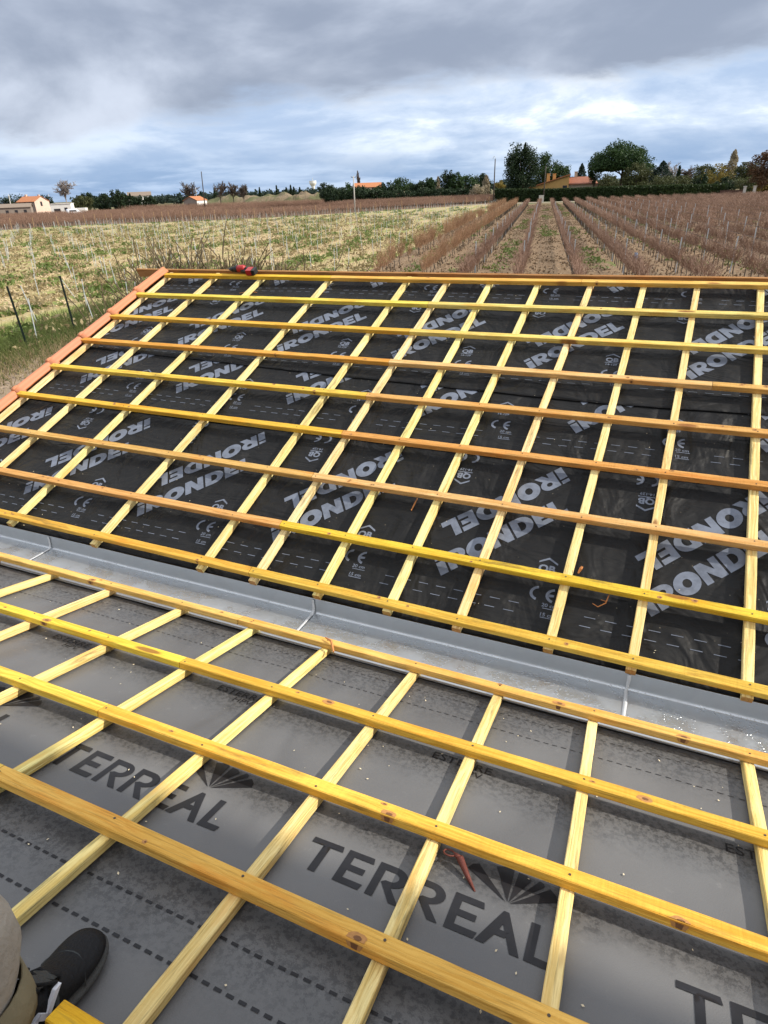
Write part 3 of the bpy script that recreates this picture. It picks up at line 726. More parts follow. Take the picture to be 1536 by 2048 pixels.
CBN = ['nearest the red verge tiles', 'second in from the red verge tiles', 'third in from the red verge tiles', 'fourth in from the red verge tiles', 'fifth in, just left of the batten joints', 'running under the batten joints', 'first right of the batten joints', 'second right of the batten joints', 'fifth from the right edge of the photo', 'fourth from the right edge of the photo', 'third from the right edge of the photo', 'second from the right edge of the photo']
XTRA = [(.80, .01), (1.25, .01), (1.7, .01), (2.15, .01), (2.6, .01), (3.05, .005)]
for i, (a, b) in enumerate(FARC+XTRA):
    s0, s1 = -.007+rnd.uniform(-.006, .004), 2.915+rnd.uniform(0, .03); sc = (s0+s1)/2
    lab = 'pale counter batten up the black roof slope, '+(CBN[i] if i < 12 else 'beyond the right edge of the photo')
    o = timber('counter_batten', MF, a+b*sc, sc, -.030, math.atan2(1, b), s1-s0, .037, .030, PALE, lab, 'counter batten', 'counter battens on the black roof')
# spacer blocks under the eaves ends of the counter battens are their cut ends; board behind the ridge
o = timber('ridge_board', MF, -.6, RIDGE_S+.045, -.060, 0.002, 8.1, .022, .074, (.40, .20, .075), 'brown ridge board behind the topmost batten, sticking out past the tiles', 'board', None)
# near roof
NB = [(.0115, .0040), (.3930, -.0040), (.7440, -.0010), (1.0785, .0020)]
NC = [(-2.10, .03), (-1.703, .005), (-1.3465, 0), (-1.012, .027), (-.6545, .02), (-.3495, .033), (-.0410, .027), (.3990, -.0197)]
nseg = {0: [(-4.3, -1.407, (.74, .48, .13), 'honey orange'), (-1.405, 3.1, (.72, .44, .12), 'orange')],
        1: [(-4.3, -1.360, (.80, .58, .075), 'bright yellow'), (-1.358, 3.1, (.70, .42, .06), 'streaky brown')],
        2: [(-4.3, -1.358, (.80, .57, .09), 'yellow'), (-1.356, 3.1, (.78, .50, .075), 'golden yellow')],
        3: [(-4.3, -1.359, (.78, .50, .10), 'amber'), (-1.357, 3.1, (.74, .45, .10), 'dull orange')]}
NR = ['beside the gutter', 'second row below the gutter', 'third row below the gutter', 'fourth row below the gutter']
for j, (a, b) in enumerate(NB):
    for q, (x0, x1, col, cn) in enumerate(nseg[j]):
        cx = (x0+x1)/2
        o = timber('tiling_batten', MN, cx, -(a+b*cx), .0003+.0004*q, -math.atan(b), x1-x0, .043, .023, col,
                   f'{cn} tiling batten on the grey felt, {NR[j]}, {where[2][q]}', 'batten', 'tiling battens on the grey roof')
        for kx, ky in {(2, 1): ((-.44, -.016), (.196, -.021)), (3, 1): ((-.363, -.014),), (1, 0): ((-2.0, -.010),), (1, 1): ((-.8, .006), (.12, -.004)), (0, 1): ((-.15, -.012), (.22, -.016)), (2, 0): ((-1.9, .01),), (0, 0): ((-2.2, -.01),)}.get((j, q), ()): knot(o, kx-cx, ky, .023, .043, .020, .0125, kx*7)
        for _ in range(2):
            kx = rnd.uniform(max(x0, -2.3), min(x1, .4)); knot(o, kx-cx, rnd.uniform(-.015, .015), .023, .043, rnd.uniform(.006, .010), rnd.uniform(.004, .006), rnd.random()*9)
        nails(o, [ca+cb*(a+b*ca)-cx for ca, cb in NC if x0 < ca < min(x1, .7)], .023, .05)
o = timber('tiling_batten', MN, -.724+.9, -1.438, .0004, 0, 1.8, .036, .044, (.80, .49, .03), 'short rough deep yellow batten whose cut end lies beside the black shoe', 'batten', 'tiling battens on the grey roof')
NCN = ['leftmost crossing the grey felt', 'second from the left on the grey felt', 'third from the left, under the batten joints', 'with a dark knot, fourth from the left', 'left of the printed word, fourth from the right', 'passing through the printed word, third from the right', 'right of the red pin, second from the right', 'at the right edge on the grey felt']
for i, (a, b) in enumerate([(-3.25, .03), (-2.85, .03), (-2.46, .03)]+NC+[(.80, 0), (1.2, 0), (1.6, 0)]):
    s0, s1 = -.015+rnd.uniform(-.008, .006), 3.4; sc = (s0+s1)/2
    k = i-3
    if i < 3: lab = 'pale counter batten beyond the left edge of the photo on the grey felt'
    elif k < 8: lab = 'pale counter batten down the near roof, '+NCN[k]
    else: lab = 'pale counter batten beyond the right edge of the photo on the grey felt'
    o = timber('counter_batten', MN, a+b*sc, -sc, -.025, -math.atan2(1, b), s1-s0, .030, .025, (.83, .67, .29), lab, 'counter batten', 'counter battens on the grey roof')

# --- gutter ---------------------------------------------------------------
gt = empty('valley_gutter', (0, 1.9, Z0-1.724)); tag(gt, 'grey galvanised box gutter with water drops between the two roofs', 'gutter')
sec = [(1.634-1.9, (1.6452-1.634)*math.tan(BE)-1.5355+1.724-.0268), (1.672-1.9, (1.6452-1.672)*math.tan(BE)-1.5355+1.724-.0268), (1.690-1.9, .10)]+[(y-1.9, z) for y, z in ((1.725, .004), (1.745, 0), (2.022, 0), (2.033, .002), (2.036, .012), (2.0375, .073), (2.0362, .0765))]
xs = np.linspace(XL, XR, 90); mb = MB()
mb.loft([[(x, y+.0015*mnoise.noise(Vector((x*2, y*9, 1))), z+(.0018*mnoise.noise(Vector((x*2.6, y*11, 5))) if z < .05 else .0022*mnoise.noise(Vector((x*1.5, 2, 5))))) for y, z in sec] for x in xs], cap=False, closed=False)
gp = mb.build('trough', ZINC, gt, True); md = gp.modifiers.new('sheet', 'SOLIDIFY'); md.thickness = .0016
for xc in (-2.99, -1.31, .052, 1.6):
    mb = MB(); rings = []
    pts = [(1.73, .006), (1.80, .0028), (1.88, .0028), (1.95, .0028), (2.018, .003), (2.030, .010), (2.034, .030), (2.035, .052), (2.0345, .073)]
    for q, (y, z) in enumerate(pts):
        w = .0065+.0035*mnoise.noise(Vector((xc*3, q*1.7, 0))); jx = .005*mnoise.noise(Vector((xc, q*.9, 3)))
        up_ = q < 5
        ring_ = []
        for u, e in ((-1, 0), (-.5, .8), (0, 1), (.5, .8), (1, 0)):
            th = .0026*e+.0006
            ring_.append((xc+jx+u*w, y-1.9-(0 if up_ else th+.0015), z+(th if up_ else 0)))
        rings.append(ring_)
    mb.loft(rings, cap=False, closed=False); mb.build('soldered_seam', SOLDER, gt, True)

# --- verge tiles ----------------------------------------------------------
VL = ['lowest salmon verge tile in view at the left edge', 'second salmon verge tile up the left edge of the black roof', 'third salmon verge tile up the left edge of the black roof', 'fourth salmon verge tile up the left edge of the black roof', 'second salmon verge tile down from the ridge', 'topmost salmon verge tile, ending at the ridge board']
def verge_mesh():
    L = .425; rings = []; n = 14
    for q in range(9):
        u = q/8; y = u*L; lift = .018*(1-u)+.002
        ring_ = []
        ring_ += [(-.116, y, -.085+lift), (-.118, y, .020+lift), (-.110, y, .038+lift), (-.098, y, .046+lift), (-.080, y, .049+lift), (-.062, y, .046+lift), (-.050, y, .038+lift), (-.044, y, .028+lift), (-.036, y, .022+lift), (-.026, y, .010+lift)]
        sway = .010*max(0, sin(u*2.6*pi))
        ring_ += [(-.018, y, .008+lift), (-.012, y, .002+lift), (-.002+sway, y, -.006+lift), (.001+sway, y, -.018+lift)]
        ring_ = [(x*.48, yy, z*.58) for x, yy, z in ring_]
        inner = [(x+(.008 if x < -.054 else 0), yy, z-.010) for x, yy, z in reversed(ring_)]
        rings.append(ring_+inner)
    mb = MB(); mb.loft(rings)
    return mb
def lip_mesh():
    mb = MB()
    for x0, x1, z0 in ((-.061, -.054, .018), (-.049, -.027, .036),):
        rings = []
        for q in range(5):
            y = -.004+.05*q/4; k = 1-abs(q-2)/2*.5
            rings.append([(x0-.004+(x1-x0+.008)*(t/6), y, z0+.012*k*math.sin(pi*(.15+.7*t/6))) for t in range(7)]+[(x0+(x1-x0)*(t/6), y, z0-.012) for t in range(6, -1, -1)])
        mb.loft(rings)
    return mb
vm = verge_mesh().mesh('verge_tile', True); vm.materials.append(CLAY); lm = lip_mesh().mesh('tile_lip', True); lm.materials.append(CLAY)
for k in range(-2, 6):
    s_ = 1.06+.3645*(k-1)+.0
    o = link('verge_tile', vm); o.matrix_world = MF @ Matrix.Translation((-4.268+.004*rnd.uniform(-1, 1), s_, .020)) @ Matrix.Rotation(-.004+rnd.uniform(-.008, .008), 4, 'Z')
    lab = VL[k] if k >= 0 else 'salmon verge tile beyond the left edge of the photo'
    tag(o, lab, 'roof tile', 'verge tiles up the left roof edge')
    l_ = link('tile_lip', lm, o); l_['label'] = 'raised lip at the lower end'
# --- small things on the roofs -------------------------------------------
RED = plain('red_tool_plastic', (.38, .02, .018), .38, 0, .12, 30); BLK = plain('black_rubber', (.012, .012, .013), .5, 0, .3, 40)
CHROME = plain('steel_chuck', (.32, .32, .33), .35, .9)
dr = empty('power_drill'); dr.matrix_world = MF @ Matrix.Translation((-3.41, 2.905, .033)) @ Matrix.Rotation(radians(4), 4, 'Z') @ Matrix.Scale(.9, 4)
tag(dr, 'red and black cordless drill lying on the ridge batten', 'drill')
mb = MB(); mb.tube([(-.145, 0, .028), (-.122, 0, .028), (-.118, 0, .028), (-.088, 0, .028)], [.010, .019, .022, .024], 14); mb.build('chuck', BLK, dr, True)
mb = MB(); mb.tube([(-.152, 0, .028), (-.142, 0, .028)], [.006, .011], 10); mb.build('chuck_jaws', CHROME, dr, True)
mb = MB(); mb.tube([(-.087, 0, .030), (-.075, 0, .030), (-.052, 0, .030)], [.026, .031, .031], 16); mb.build('gear_collar', BLK, dr, True)
mb = MB(); mb.tube([(-.051, 0, .031), (-.03, 0, .032), (.01, 0, .032), (.026, 0, .031)], [.031, .033, .033, .026], 16); mb.build('motor_housing', RED, dr, True)
mb = MB(); mb.loft([[(.0+.02*i, -.016+dy, .018+dz) for dy, dz in ((0, 0), (.030, 0), (.030, .024), (0, .024))] for i in range(5)]); mb.tube([(-.005, -.02, .02), (.05, -.035, .02), (.10, -.045, .021)], [.018, .017, .020], 10); mb.build('handle', BLK, dr, True)
mb = MB(); mb.loft([[(.075+t, -.085+k*y, z) for y, z in ((0, .004), (.072, .004), (.072, .052), (0, .052))] for t, k in ((0, 1), (.004, 1.02), (.05, 1.02), (.054, 1))]); mb.build('handle_foot', RED, dr)
mb = MB(); mb.loft([[(.131+t, -.083, .006), (.131+t, -.014, .006), (.131+t, -.014, .050), (.131+t, -.083, .050)] for t in (0, .034)]); mb.build('battery', BLK, dr)

PIN = plain('rust_red_iron', (.125, .032, .022), .6, .2, .35, 60, .3)
pn = empty('steel_pin'); pn.matrix_world = MN @ Matrix.Translation((-.203, -.829, -.034)); tag(pn, 'rust red tapered steel pin with a wire loop lying on the grey felt', 'pin')
hd = Vector((-.052, .052, .028)); mb = MB(); mb.tube([(0, 0, .004), tuple(hd*.5), tuple(hd*.96), tuple(hd)], [.0022, .0058, .0085, .0078], 12); mb.build('shank', PIN, pn, True)
mb = MB(); mb.tube([tuple(hd*.97), tuple(hd+Vector((-.012, .001, .002)))], [.0062, .0050], 10)
mb.build('stub', PIN, pn, True)
mb = MB(); pts = [tuple(hd+Vector((-.012-.013+.013*cos(2*pi*k/14), .001+.009*sin(2*pi*k/14), .001))) for k in range(15)]; mb.tube(pts, .0021, 6); mb.build('wire_loop', PIN, pn, True)

CHIPM = plain('splinter_wood', (.55, .22, .07), .8, 0, .3, 30)
def splinter(M, pts, wd, label, mat_=CHIPM):
    mb = MB(); n = len(pts); mb.tube(pts, [wd*(.25+.75*sin(pi*(i+.4)/(n))) for i in range(n)], 5)
    o = mb.build('wood_splinter', mat_, None); o.matrix_world = M; tag(o, label, 'splinter', 'wood splinters on the felt')
splinter(MF, [(-1.052, .695, -.024), (-1.053, .66, -.026), (-1.056, .615, -.030)], .0042, 'orange splinter lying on the black felt in the middle of the far roof')
splinter(MF, [(-.128, .275, -.031), (-.105, .263, -.03), (-.078, .283, -.022), (-.070, .325, -.012), (-.076, .285, -.012), (-.098, .294, -.02)], .0028, 'curled orange splinter on the black felt under the second row')
splinter(MF, [(-.208, .398, -.006), (-.200, .412, .012), (-.196, .42, .016)], .007, 'tan wood chip stuck beside a counter batten')
splinter(MN, [(-1.02, -.008, .034), (-.985, -.028, .036), (-.955, -.065, .016)], .0052, 'orange splinter hanging off the batten beside the gutter')
splinter(MF, [(-3.33, 2.66, -.028), (-3.25, 2.69, -.025), (-3.17, 2.68, -.028)], .003, 'thin orange splinter on the black felt under the drill')
splinter(MF, [(-.165, .36, -.03), (-.15, .372, -.01), (-.138, .372, -.006)], .008, 'white chip against the second row of the far roof', plain('white_chip', (.7, .7, .68), .7))
# sawdust specks
C = []; 
for _ in range(330):
    if rnd.random() < .5: x, y = rnd.uniform(-4, .6), rnd.uniform(.02, 2.85); p = MF @ Vector((x, y, dispF(x, y)+.009))
    else: x, y = rnd.uniform(-2.6, .6), -rnd.uniform(.1, 1.5); p = MN @ Vector((x, y, dispN(x, y)+.0035))
    C.append(p)
V, Fq = leafquads(np.array([tuple(p) for p in C]), .0042, 4.0, 1.5)
tag(link('sawdust', arr_mesh('sawdust', V, Fq), None, plain('sawdust_flakes', (.66, .56, .38), .8)), kind='stuff')

# ================================================================== PERSON (the photographer's leg)
TROU = plain('olive_grey_work_trousers', (.37, .335, .285), .9, 0, .3, 9, .5); TANP = plain('tan_trouser_panel', (.20, .165, .095), .9, 0, .25, 14, .4)
SKIN = plain('skin', (.52, .31, .22), .5, 0, .1, 20); SHIRT = plain('dark_work_jacket', (.05, .055, .065), .9, 0, .3, 12, .4); HAIR = plain('brown_hair', (.05, .03, .02), .7, 0, .3, 60, .4)
per = empty('person', (-.5, -.1, Z0-1.1)); tag(per, 'person standing on the near roof, olive trouser leg and black lace-up shoe', 'person')
def skin_obj(name, V, Eg, R, mat_, parent, sub=2):
    me = bpy.data.meshes.new(name); me.from_pydata([Vector(v)+Vector((0, 0, Z0)) for v in V], Eg, []); me.materials.append(mat_)
    o = link(name, me); o.parent = parent; o.matrix_parent_inverse = Matrix.Translation(parent.location).inverted()
    md = o.modifiers.new('skin', 'SKIN'); md.use_smooth_shade = True
    sv = me.skin_vertices[0].data
    for i, r in enumerate(R): sv[i].radius = (r, r)
    sv[0].use_root = True
    s2 = o.modifiers.new('sub', 'SUBSURF'); s2.levels = sub; s2.render_levels = sub
    return o
AN = (-.803, .20, -1.085); KN = (-.875, .22, -.66); HP = (-.62, -.17, -.40)
A2 = (-.36, -.50, -.95); K2 = (-.40, -.36, -.60); H2 = (-.42, -.34, -.38)
body_v = [(-.51, -.32, -.30), HP, KN, AN, H2, K2, A2, (-.46, -.42, 0.02), (-.42, -.44, .16), (-.41, -.44, .25), (-.40, -.40, .33), (-.39, -.38, .42),
          (-.60, -.38, .15), (-.60, -.28, -.10), (-.38, -.16, -.08), (-.22, -.40, .14), (-.10, -.34, -.08), (.03, -.20, -.07), (.04, -.145, -.05)]
body_e = [(0, 1), (1, 2), (2, 3), (0, 4), (4, 5), (5, 6), (0, 7), (7, 8), (8, 9), (9, 10), (10, 11), (8, 12), (12, 13), (13, 14), (8, 15), (15, 16), (16, 17), (17, 18)]
body_r = [.12, .075, .055, .045, .075, .055, .045, .13, .14, .058, .085, .075, .055, .042, .03, .055, .042, .03, .034]
for k in range(4):
    b = len(body_v); x0 = .02+.014*k
    body_v += [(x0, -.115, -.035+.004*k), (x0-.006, -.085, -.022), (x0-.014, -.072, -.006)]; body_e += [(18, b), (b, b+1), (b+1, b+2)]; body_r += [.009, .0085, .0075]
b = len(body_v); body_v += [(.012, -.15, -.07), (-.008, -.12, -.05)]; body_e += [(18, b), (b, b+1)]; body_r += [.011, .009]
skin_obj('body', body_v, body_e, body_r, SKIN, per)
skin_obj('jacket', [(-.50, -.39, -.26), (-.46, -.42, .02), (-.42, -.44, .16), (-.41, -.44, .215), (-.60, -.38, .15), (-.60, -.28, -.10), (-.44, -.19, -.085), (-.22, -.40, .14), (-.10, -.34, -.08), (0, -.23, -.072)],
         [(0, 1), (1, 2), (2, 3), (2, 4), (4, 5), (5, 6), (2, 7), (7, 8), (8, 9)], [.145, .155, .16, .085, .078, .06, .046, .078, .06, .046], SHIRT, per)
def along(a, b, t): return tuple(a[i]+(b[i]-a[i])*t for i in range(3))
tv_ = [(-.51, -.32, -.30), HP, along(HP, KN, .5), KN, along(KN, AN, .35), along(KN, AN, .7), along(KN, AN, 1.06), H2, along(H2, K2, .5), K2, along(K2, A2, .5), along(K2, A2, .97)]
tr_o = skin_obj('trousers', tv_, [(0, 1), (1, 2), (2, 3), (3, 4), (4, 5), (5, 6), (0, 7), (7, 8), (8, 9), (9, 10), (10, 11)], [.135, .115, .108, .098, .095, .094, .098, .1, .095, .085, .08, .08], TROU, per, 3)
tx = bpy.data.textures.new('folds', 'CLOUDS'); tx.noise_scale = .09; dm = tr_o.modifiers.new('folds', 'DISPLACE'); dm.texture = tx; dm.strength = .028; dm.mid_level = .5
mb = MB(); mb.tube([(-.40, -.50, Z0+.44), (-.395, -.43, Z0+.50), (-.39, -.36, Z0+.48)], [.06, .085, .055], 12); hh = mb.build('hair', HAIR, None, True); hh.parent = per; hh.matrix_parent_inverse = Matrix.Translation(per.location).inverted()
# hem cuff
mb = MB()
for rr, z in ((.085, 0),):
    c0 = Vector(AN)+Vector((0, 0, Z0)); d0 = (Vector(KN)-Vector(AN)).normalized()
    mb.tube([tuple(c0-d0*.035), tuple(c0-d0*.02), tuple(c0+d0*.03)], [.078, .081, .080], 24, False)
cf = mb.build('trouser_hem', TANP, None, True); cf.parent = per; cf.matrix_parent_inverse = Matrix.Translation(per.location).inverted()
md = cf.modifiers.new('t', 'SOLIDIFY'); md.thickness = .004

SHOEM = plain('black_shoe_leather', (.006, .006, .007), .5, 0, .4, 25, .25, .2); SOLEM = plain('dark_rubber_sole', (.055, .055, .052), .75, 0, .3, 40, .4)
LACE = plain('black_laces', (.006, .006, .007), .9, 0, .3, 80, .6); WHITEL = plain('white_shoe_patch', (.72, .72, .76), .5, 0, .05, 50)
PATCH = plain('charcoal_shoe_overlay', (.028, .031, .031), .45, 0, .4, 30, .3)
def shoe(M, parent):
    # stations from heel (0) to toe (.285): half width, top height, sole curve
    st = [(-.002, .020, .085), (.012, .033, .098), (.04, .038, .102), (.08, .037, .098), (.115, .038, .088), (.145, .041, .075), (.175, .046, .062), (.205, .0485, .052), (.235, .047, .046), (.258, .041, .042), (.274, .030, .036), (.283, .016, .028)]
    up = []; so_ = []
    for t, hw, ht in st:
        k = .006*max(0, (t-.2)/.08)**2; cxo = .006*sin(t/.285*pi)
        up.append([(cxo+hw*.97*cx_, t, .022+k+(ht-.022)*cz_) for cx_, cz_ in ((-1, 0), (-1.02, .3), (-.9, .62), (-.62, .88), (-.25, 1), (.25, 1), (.62, .88), (.9, .62), (1.02, .3), (1, 0))])
        so_.append([(cxo+hw*1.06*cx_, t+(.004 if t > .27 else 0), k+z) for cx_, z in ((-1, .001), (-1.04, .012), (-1.0, .026), (1.0, .026), (1.04, .012), (1, .001))])
    root = empty('shoe'); root.parent = parent; root.matrix_parent_inverse = Matrix.Translation(parent.location).inverted(); root.matrix_basis = M
    o = MB(); o.loft(up); u = o.build('upper', SHOEM, root, True); u.modifiers.new('s', 'SUBSURF').render_levels = 2
    o = MB(); o.loft(so_); s = o.build('sole', SOLEM, root, True); s.modifiers.new('s', 'SUBSURF').render_levels = 1
    o = MB()                                                    # overlay bands over the vamp
    for t0, wd in ((.150, .008), (.215, .0045)):
        rings = []
        for k in range(13):
            a = pi*k/12; cxx = cos(a); zz = sin(a)
            def pt(t, e):
                i = max(q for q in range(len(st)) if st[q][0] <= t); a0, a1 = st[i], st[min(i+1, len(st)-1)]; f = (t-a0[0])/max(1e-6, a1[0]-a0[0])
                hw = a0[1]+(a1[1]-a0[1])*f; ht = a0[2]+(a1[2]-a0[2])*f
                return (.006*sin(t/.285*pi)+hw*(1.0+e)*cxx, t-.03*abs(cxx)**2, .022+(ht-.022)*(zz**.75)*(1.0)+e*.05)
            rings.append([pt(t0, .0), pt(t0+wd*.5, .045), pt(t0+wd, .0)])
        o.loft(rings, cap=False, closed=False)
    o.build('overlay', PATCH, root, True)
    o = MB(); o.loft([[(.006+x, y, z) for x, z in ((-.022, zz), (0, zz+.006), (.022, zz))] for y, zz in ((.070, .102), (.10, .097), (.13, .086), (.150, .076))], cap=False, closed=False); o.build('tongue', PATCH, root, True)
    o = MB()
    for q in range(5):
        y = .082+.016*q; z = .103-.0052*q-(.002*q)
        o.tube([(-.024, y, z-.004), (-.010, y+.006, z+.003), (.012, y+.001, z+.004), (.03, y+.010, z-.004)], .0036, 6)
    o.tube([(.006, .10, .104), (.020, .085, .112), (.034, .100, .104), (.012, .108, .106)], .0034, 6); o.tube([(.006, .10, .104), (-.012, .088, .112), (-.026, .104, .102)], .0034, 6)
    o.tube([(.01, .10, .106), (.03, .12, .095), (.036, .14, .080)], .0030, 6); o.tube([(.0, .10, .106), (-.016, .125, .094), (-.022, .14, .086)], .0030, 6)
    o.build('laces', LACE, root, True)
    o = MB(); X = .0425                                          # white angular mark on the outer side
    for a, b_ in (((.128, .078), (.102, .044)), ((.102, .044), (.082, .066)), ((.082, .066), (.068, .050))):
        o.loft([[(X+.0012, y, z), (X+.0012, y+.014, z), (X-.006, y+.014, z), (X-.006, y, z)] for y, z in (a, b_)])
    o.build('side_mark', WHITEL, root)
    return root
tilt = MN @ Matrix.Translation((-.768, -1.545, -.026)) @ Matrix.Rotation(radians(9), 4, 'Z') @ Matrix.Scale(.95, 4)
shoe(tilt, per)
shoe(MN @ Matrix.Translation((-.36, -2.27, -.029)) @ Matrix.Rotation(radians(-12), 4, 'Z'), per)

# ================================================================== GARDEN EDGE: posts, bush
for q, (px, py, pt, lean, lab) in enumerate(((57, 700, 596, .10, 'dark green metal fence post leaning left, at the left edge by the verge'), (152, 668, 598, .06, 'dark green metal fence post beside the red verge tiles'))):
    g = gnd(px, py); d_ = math.hypot(g.x, g.y); top = hgt(px-20, pt, d_)
    mb = MB(); L = 1.95
    mb.box(-.034, .034, -.004, .004, -.1, L); mb.box(-.004, .004, .0041, .05, -.1, L-.01)
    for k in range(9): mb.box(-.010, .010, -.012, -.0041, .2+.18*k, .23+.18*k)
    o = mb.build('fence_post', GREENM, None); o.location = g; o.rotation_euler = (0, -lean*.5, .5)
    tag(o, lab, 'fence post', 'dark green posts by the field')
def shrub(px, dist, w, h, n, label, seed, tilt=.0):
    r = np.random.default_rng(seed); c = at(px, dist); P0 = []; P1 = []; r0 = []; r1 = []
    def grow(p, d, L, rad, lev):
        k = 3; q = p.copy()
        for i in range(k):
            d2 = d+r.normal(size=3)*.12; d2[2] += .05; d2 /= np.linalg.norm(d2); e = q+d2*L/k
            P0.append(q); P1.append(e); r0.append(rad*(1-.25*i/k)); r1.append(rad*(1-.25*(i+1)/k))
            if lev < 2 and i > 0:
                for _ in range(2 if lev == 0 else 2):
                    dd = d2+r.normal(size=3)*.38; dd[2] = abs(dd[2])+.25; grow(e, dd/np.linalg.norm(dd), L*r.uniform(.3, .55), rad*.55, lev+1)
            q = e; d = d2
    for _ in range(n):
        b = np.array([r.normal()*w*.14, r.normal()*w*.14, 0]); d = np.array([r.normal()*w/h*.30, r.normal()*w/h*.30, 1]); grow(b, d/np.linalg.norm(d), h*r.uniform(.78, 1.0), .011, 0)
    P0 = np.array(P0); P1 = np.array(P1); P0 *= h/P1[:, 2].max(); P1 *= h/P1[:, 2].max()
    V, Fq = prisms(P0, P1, np.maximum(np.array(r0)*1.25, .0085), np.maximum(np.array(r1)*1.25, .0065))
    o = link('bare_shrub', arr_mesh('bare_shrub', V, Fq), None, SHRUBM); o.location = (c.x, c.y, 0); tag(o, label, 'shrub', 'bare shrubs behind the ridge')
SHRUBM = make_leaf('shrub_twigs', (.12, .09, .05), (.21, .165, .09), 1.2, 0)
shrub(392, 10.2, 2.5, 3.86, 240, 'large bare twiggy shrub behind the ridge, left of the drill', 3)
shrub(312, 10.5, 1.3, 3.52, 55, 'smaller bare shrub behind the ridge board end', 5)
shrub(462, 11, 1.5, 3.5, 55, 'low bare shrub behind the drill', 8)

# verge grass
n = 15000; t = RG.uniform(0, 1, n); base = np.stack([-17.0-4.6*t+RG.normal(size=n)*1.15, 3.+20*t, np.full(n, .02)], 1)
hh_ = RG.uniform(.10, .36, n)*np.where(RG.uniform(size=n) < .15, 1.6, 1); tip = base+np.stack([RG.normal(size=n)*.12, RG.normal(size=n)*.12, hh_], 1)
V, Fq = prisms(base, tip, .012, .002); tag(link('verge_grass', arr_mesh('verge_grass', V, Fq), None, GRASS), kind='stuff')
n = 5000; t = RG.uniform(0, 1, n); base = np.stack([-15.0-4.2*t+RG.normal(size=n)*.8, 3.+18*t, np.full(n, .02)], 1); tip = base+np.stack([RG.normal(size=n)*.1, RG.normal(size=n)*.1, RG.uniform(.08, .3, n)], 1)
V, Fq = prisms(base, tip, .011, .002); tag(link('dry_grass', arr_mesh('dry_grass', V, Fq), None, DRYGRASS), kind='stuff')

# ================================================================== FIELDS
FARLINE = [(-190, 40), (-113, 85), (-106, 100), (-92, 104.5), (-80, 111), (-68, 130), (-46.5, 173)]
def infield(x, y):
    """inside the young stony field"""
    u = (x-V0.x)*RP.x+(y-V0.y)*RP.y; t = (x-V0.x)*RD.x+(y-V0.y)*RD.y
    far = np.interp(x, [p[0] for p in FARLINE], [p[1] for p in FARLINE])
    near = np.where(x < -19, np.interp(-x, (19, 22.2, 26), (-5, 15.4, 29)), 27)
    left = (x < -25.5) | (y > near)
    return (u < -3.5*ROWW) & (y < far) & left & (y > 6)
# stones
n = 26000; rr = 16+RG.uniform(0, 1, n)**1.6*75; az = np.radians(RG.uniform(-57, -14, n)); x, y = rr*np.sin(az), rr*np.cos(az); k = infield(x, y); x, y = x[k], y[k]; n = len(x)
sz = RG.uniform(.025, .085, n)*RG.choice([1, 1, 1.5], n)
oct_ = np.array([(1, 0, 0), (0, 1, 0), (-1, 0, 0), (0, -1, 0), (0, 0, .7), (0, 0, -.5)]); of_ = np.array([(0, 1, 4), (1, 2, 4), (2, 3, 4), (3, 0, 4), (1, 0, 5), (2, 1, 5), (3, 2, 5), (0, 3, 5)])
ang = RG.uniform(0, 2*pi, n); ca, sa = np.cos(ang), np.sin(ang); O = oct_[None]*RG.uniform(.6, 1.3, (n, 6, 1))*sz[:, None, None]
Vx = O[:, :, 0]*ca[:, None]-O[:, :, 1]*sa[:, None]+x[:, None]; Vy = O[:, :, 0]*sa[:, None]+O[:, :, 1]*ca[:, None]+y[:, None]; Vz = O[:, :, 2]+.025
V = np.stack([Vx, Vy, Vz], 2).reshape(-1, 3); Fq = (of_[None]+6*np.arange(n)[:, None, None]).reshape(-1, 3)
STONEM, sn, sb = mat('field_stones'); sv_ = coords(sn); sn.set(sb.inputs['Base Color'], sn.mix(sn.noise(sv_, 2.3, 4, .7), (.40, .29, .16), (.64, .50, .31))); sb.inputs['Roughness'].default_value = .9
tag(link('field_stones', arr_mesh('field_stones', V, Fq), None, STONEM), kind='stuff')
# weeds: clumps gathered along strips
def clumps(x, y, rad, per_, size, mat_, name, h=.12):
    n = len(x); cx = np.repeat(x, per_); cy = np.repeat(y, per_); r_ = np.repeat(np.broadcast_to(rad, n), per_)
    C = np.stack([cx+RG.normal(size=n*per_)*r_, cy+RG.normal(size=n*per_)*r_, np.abs(RG.normal(size=n*per_))*h+.03], 1)
    V, Fq = leafquads(C, size, .4, 1.9); tag(link(name, arr_mesh(name, V, Fq), None, mat_), kind='stuff')
n = 9000; rr = 15+RG.uniform(0, 1, n)**1.3*140; az = np.radians(RG.uniform(-57, -14, n)); x, y = rr*np.sin(az), rr*np.cos(az)
dens = np.array([mnoise.noise(Vector(((a*RP.x+b_*RP.y)*.42, (a*RD.x+b_*RD.y)*.07, 3)))+.6*mnoise.noise(Vector((a*.25, b_*.25, 9))) for a, b_ in zip(x, y)])
k = infield(x, y) & (dens > .10); x, y = x[k], y[k]
clumps(x, y, .17, 14, .14, WEED, 'field_weeds')
n = 2600; rr = 20+RG.uniform(0, 1, n)*110; az = np.radians(RG.uniform(-57, -14, n)); x, y = rr*np.sin(az), rr*np.cos(az); k = infield(x, y); clumps(x[k], y[k], .3, 16, .13, DRYGRASS, 'dry_field_grass', .16)
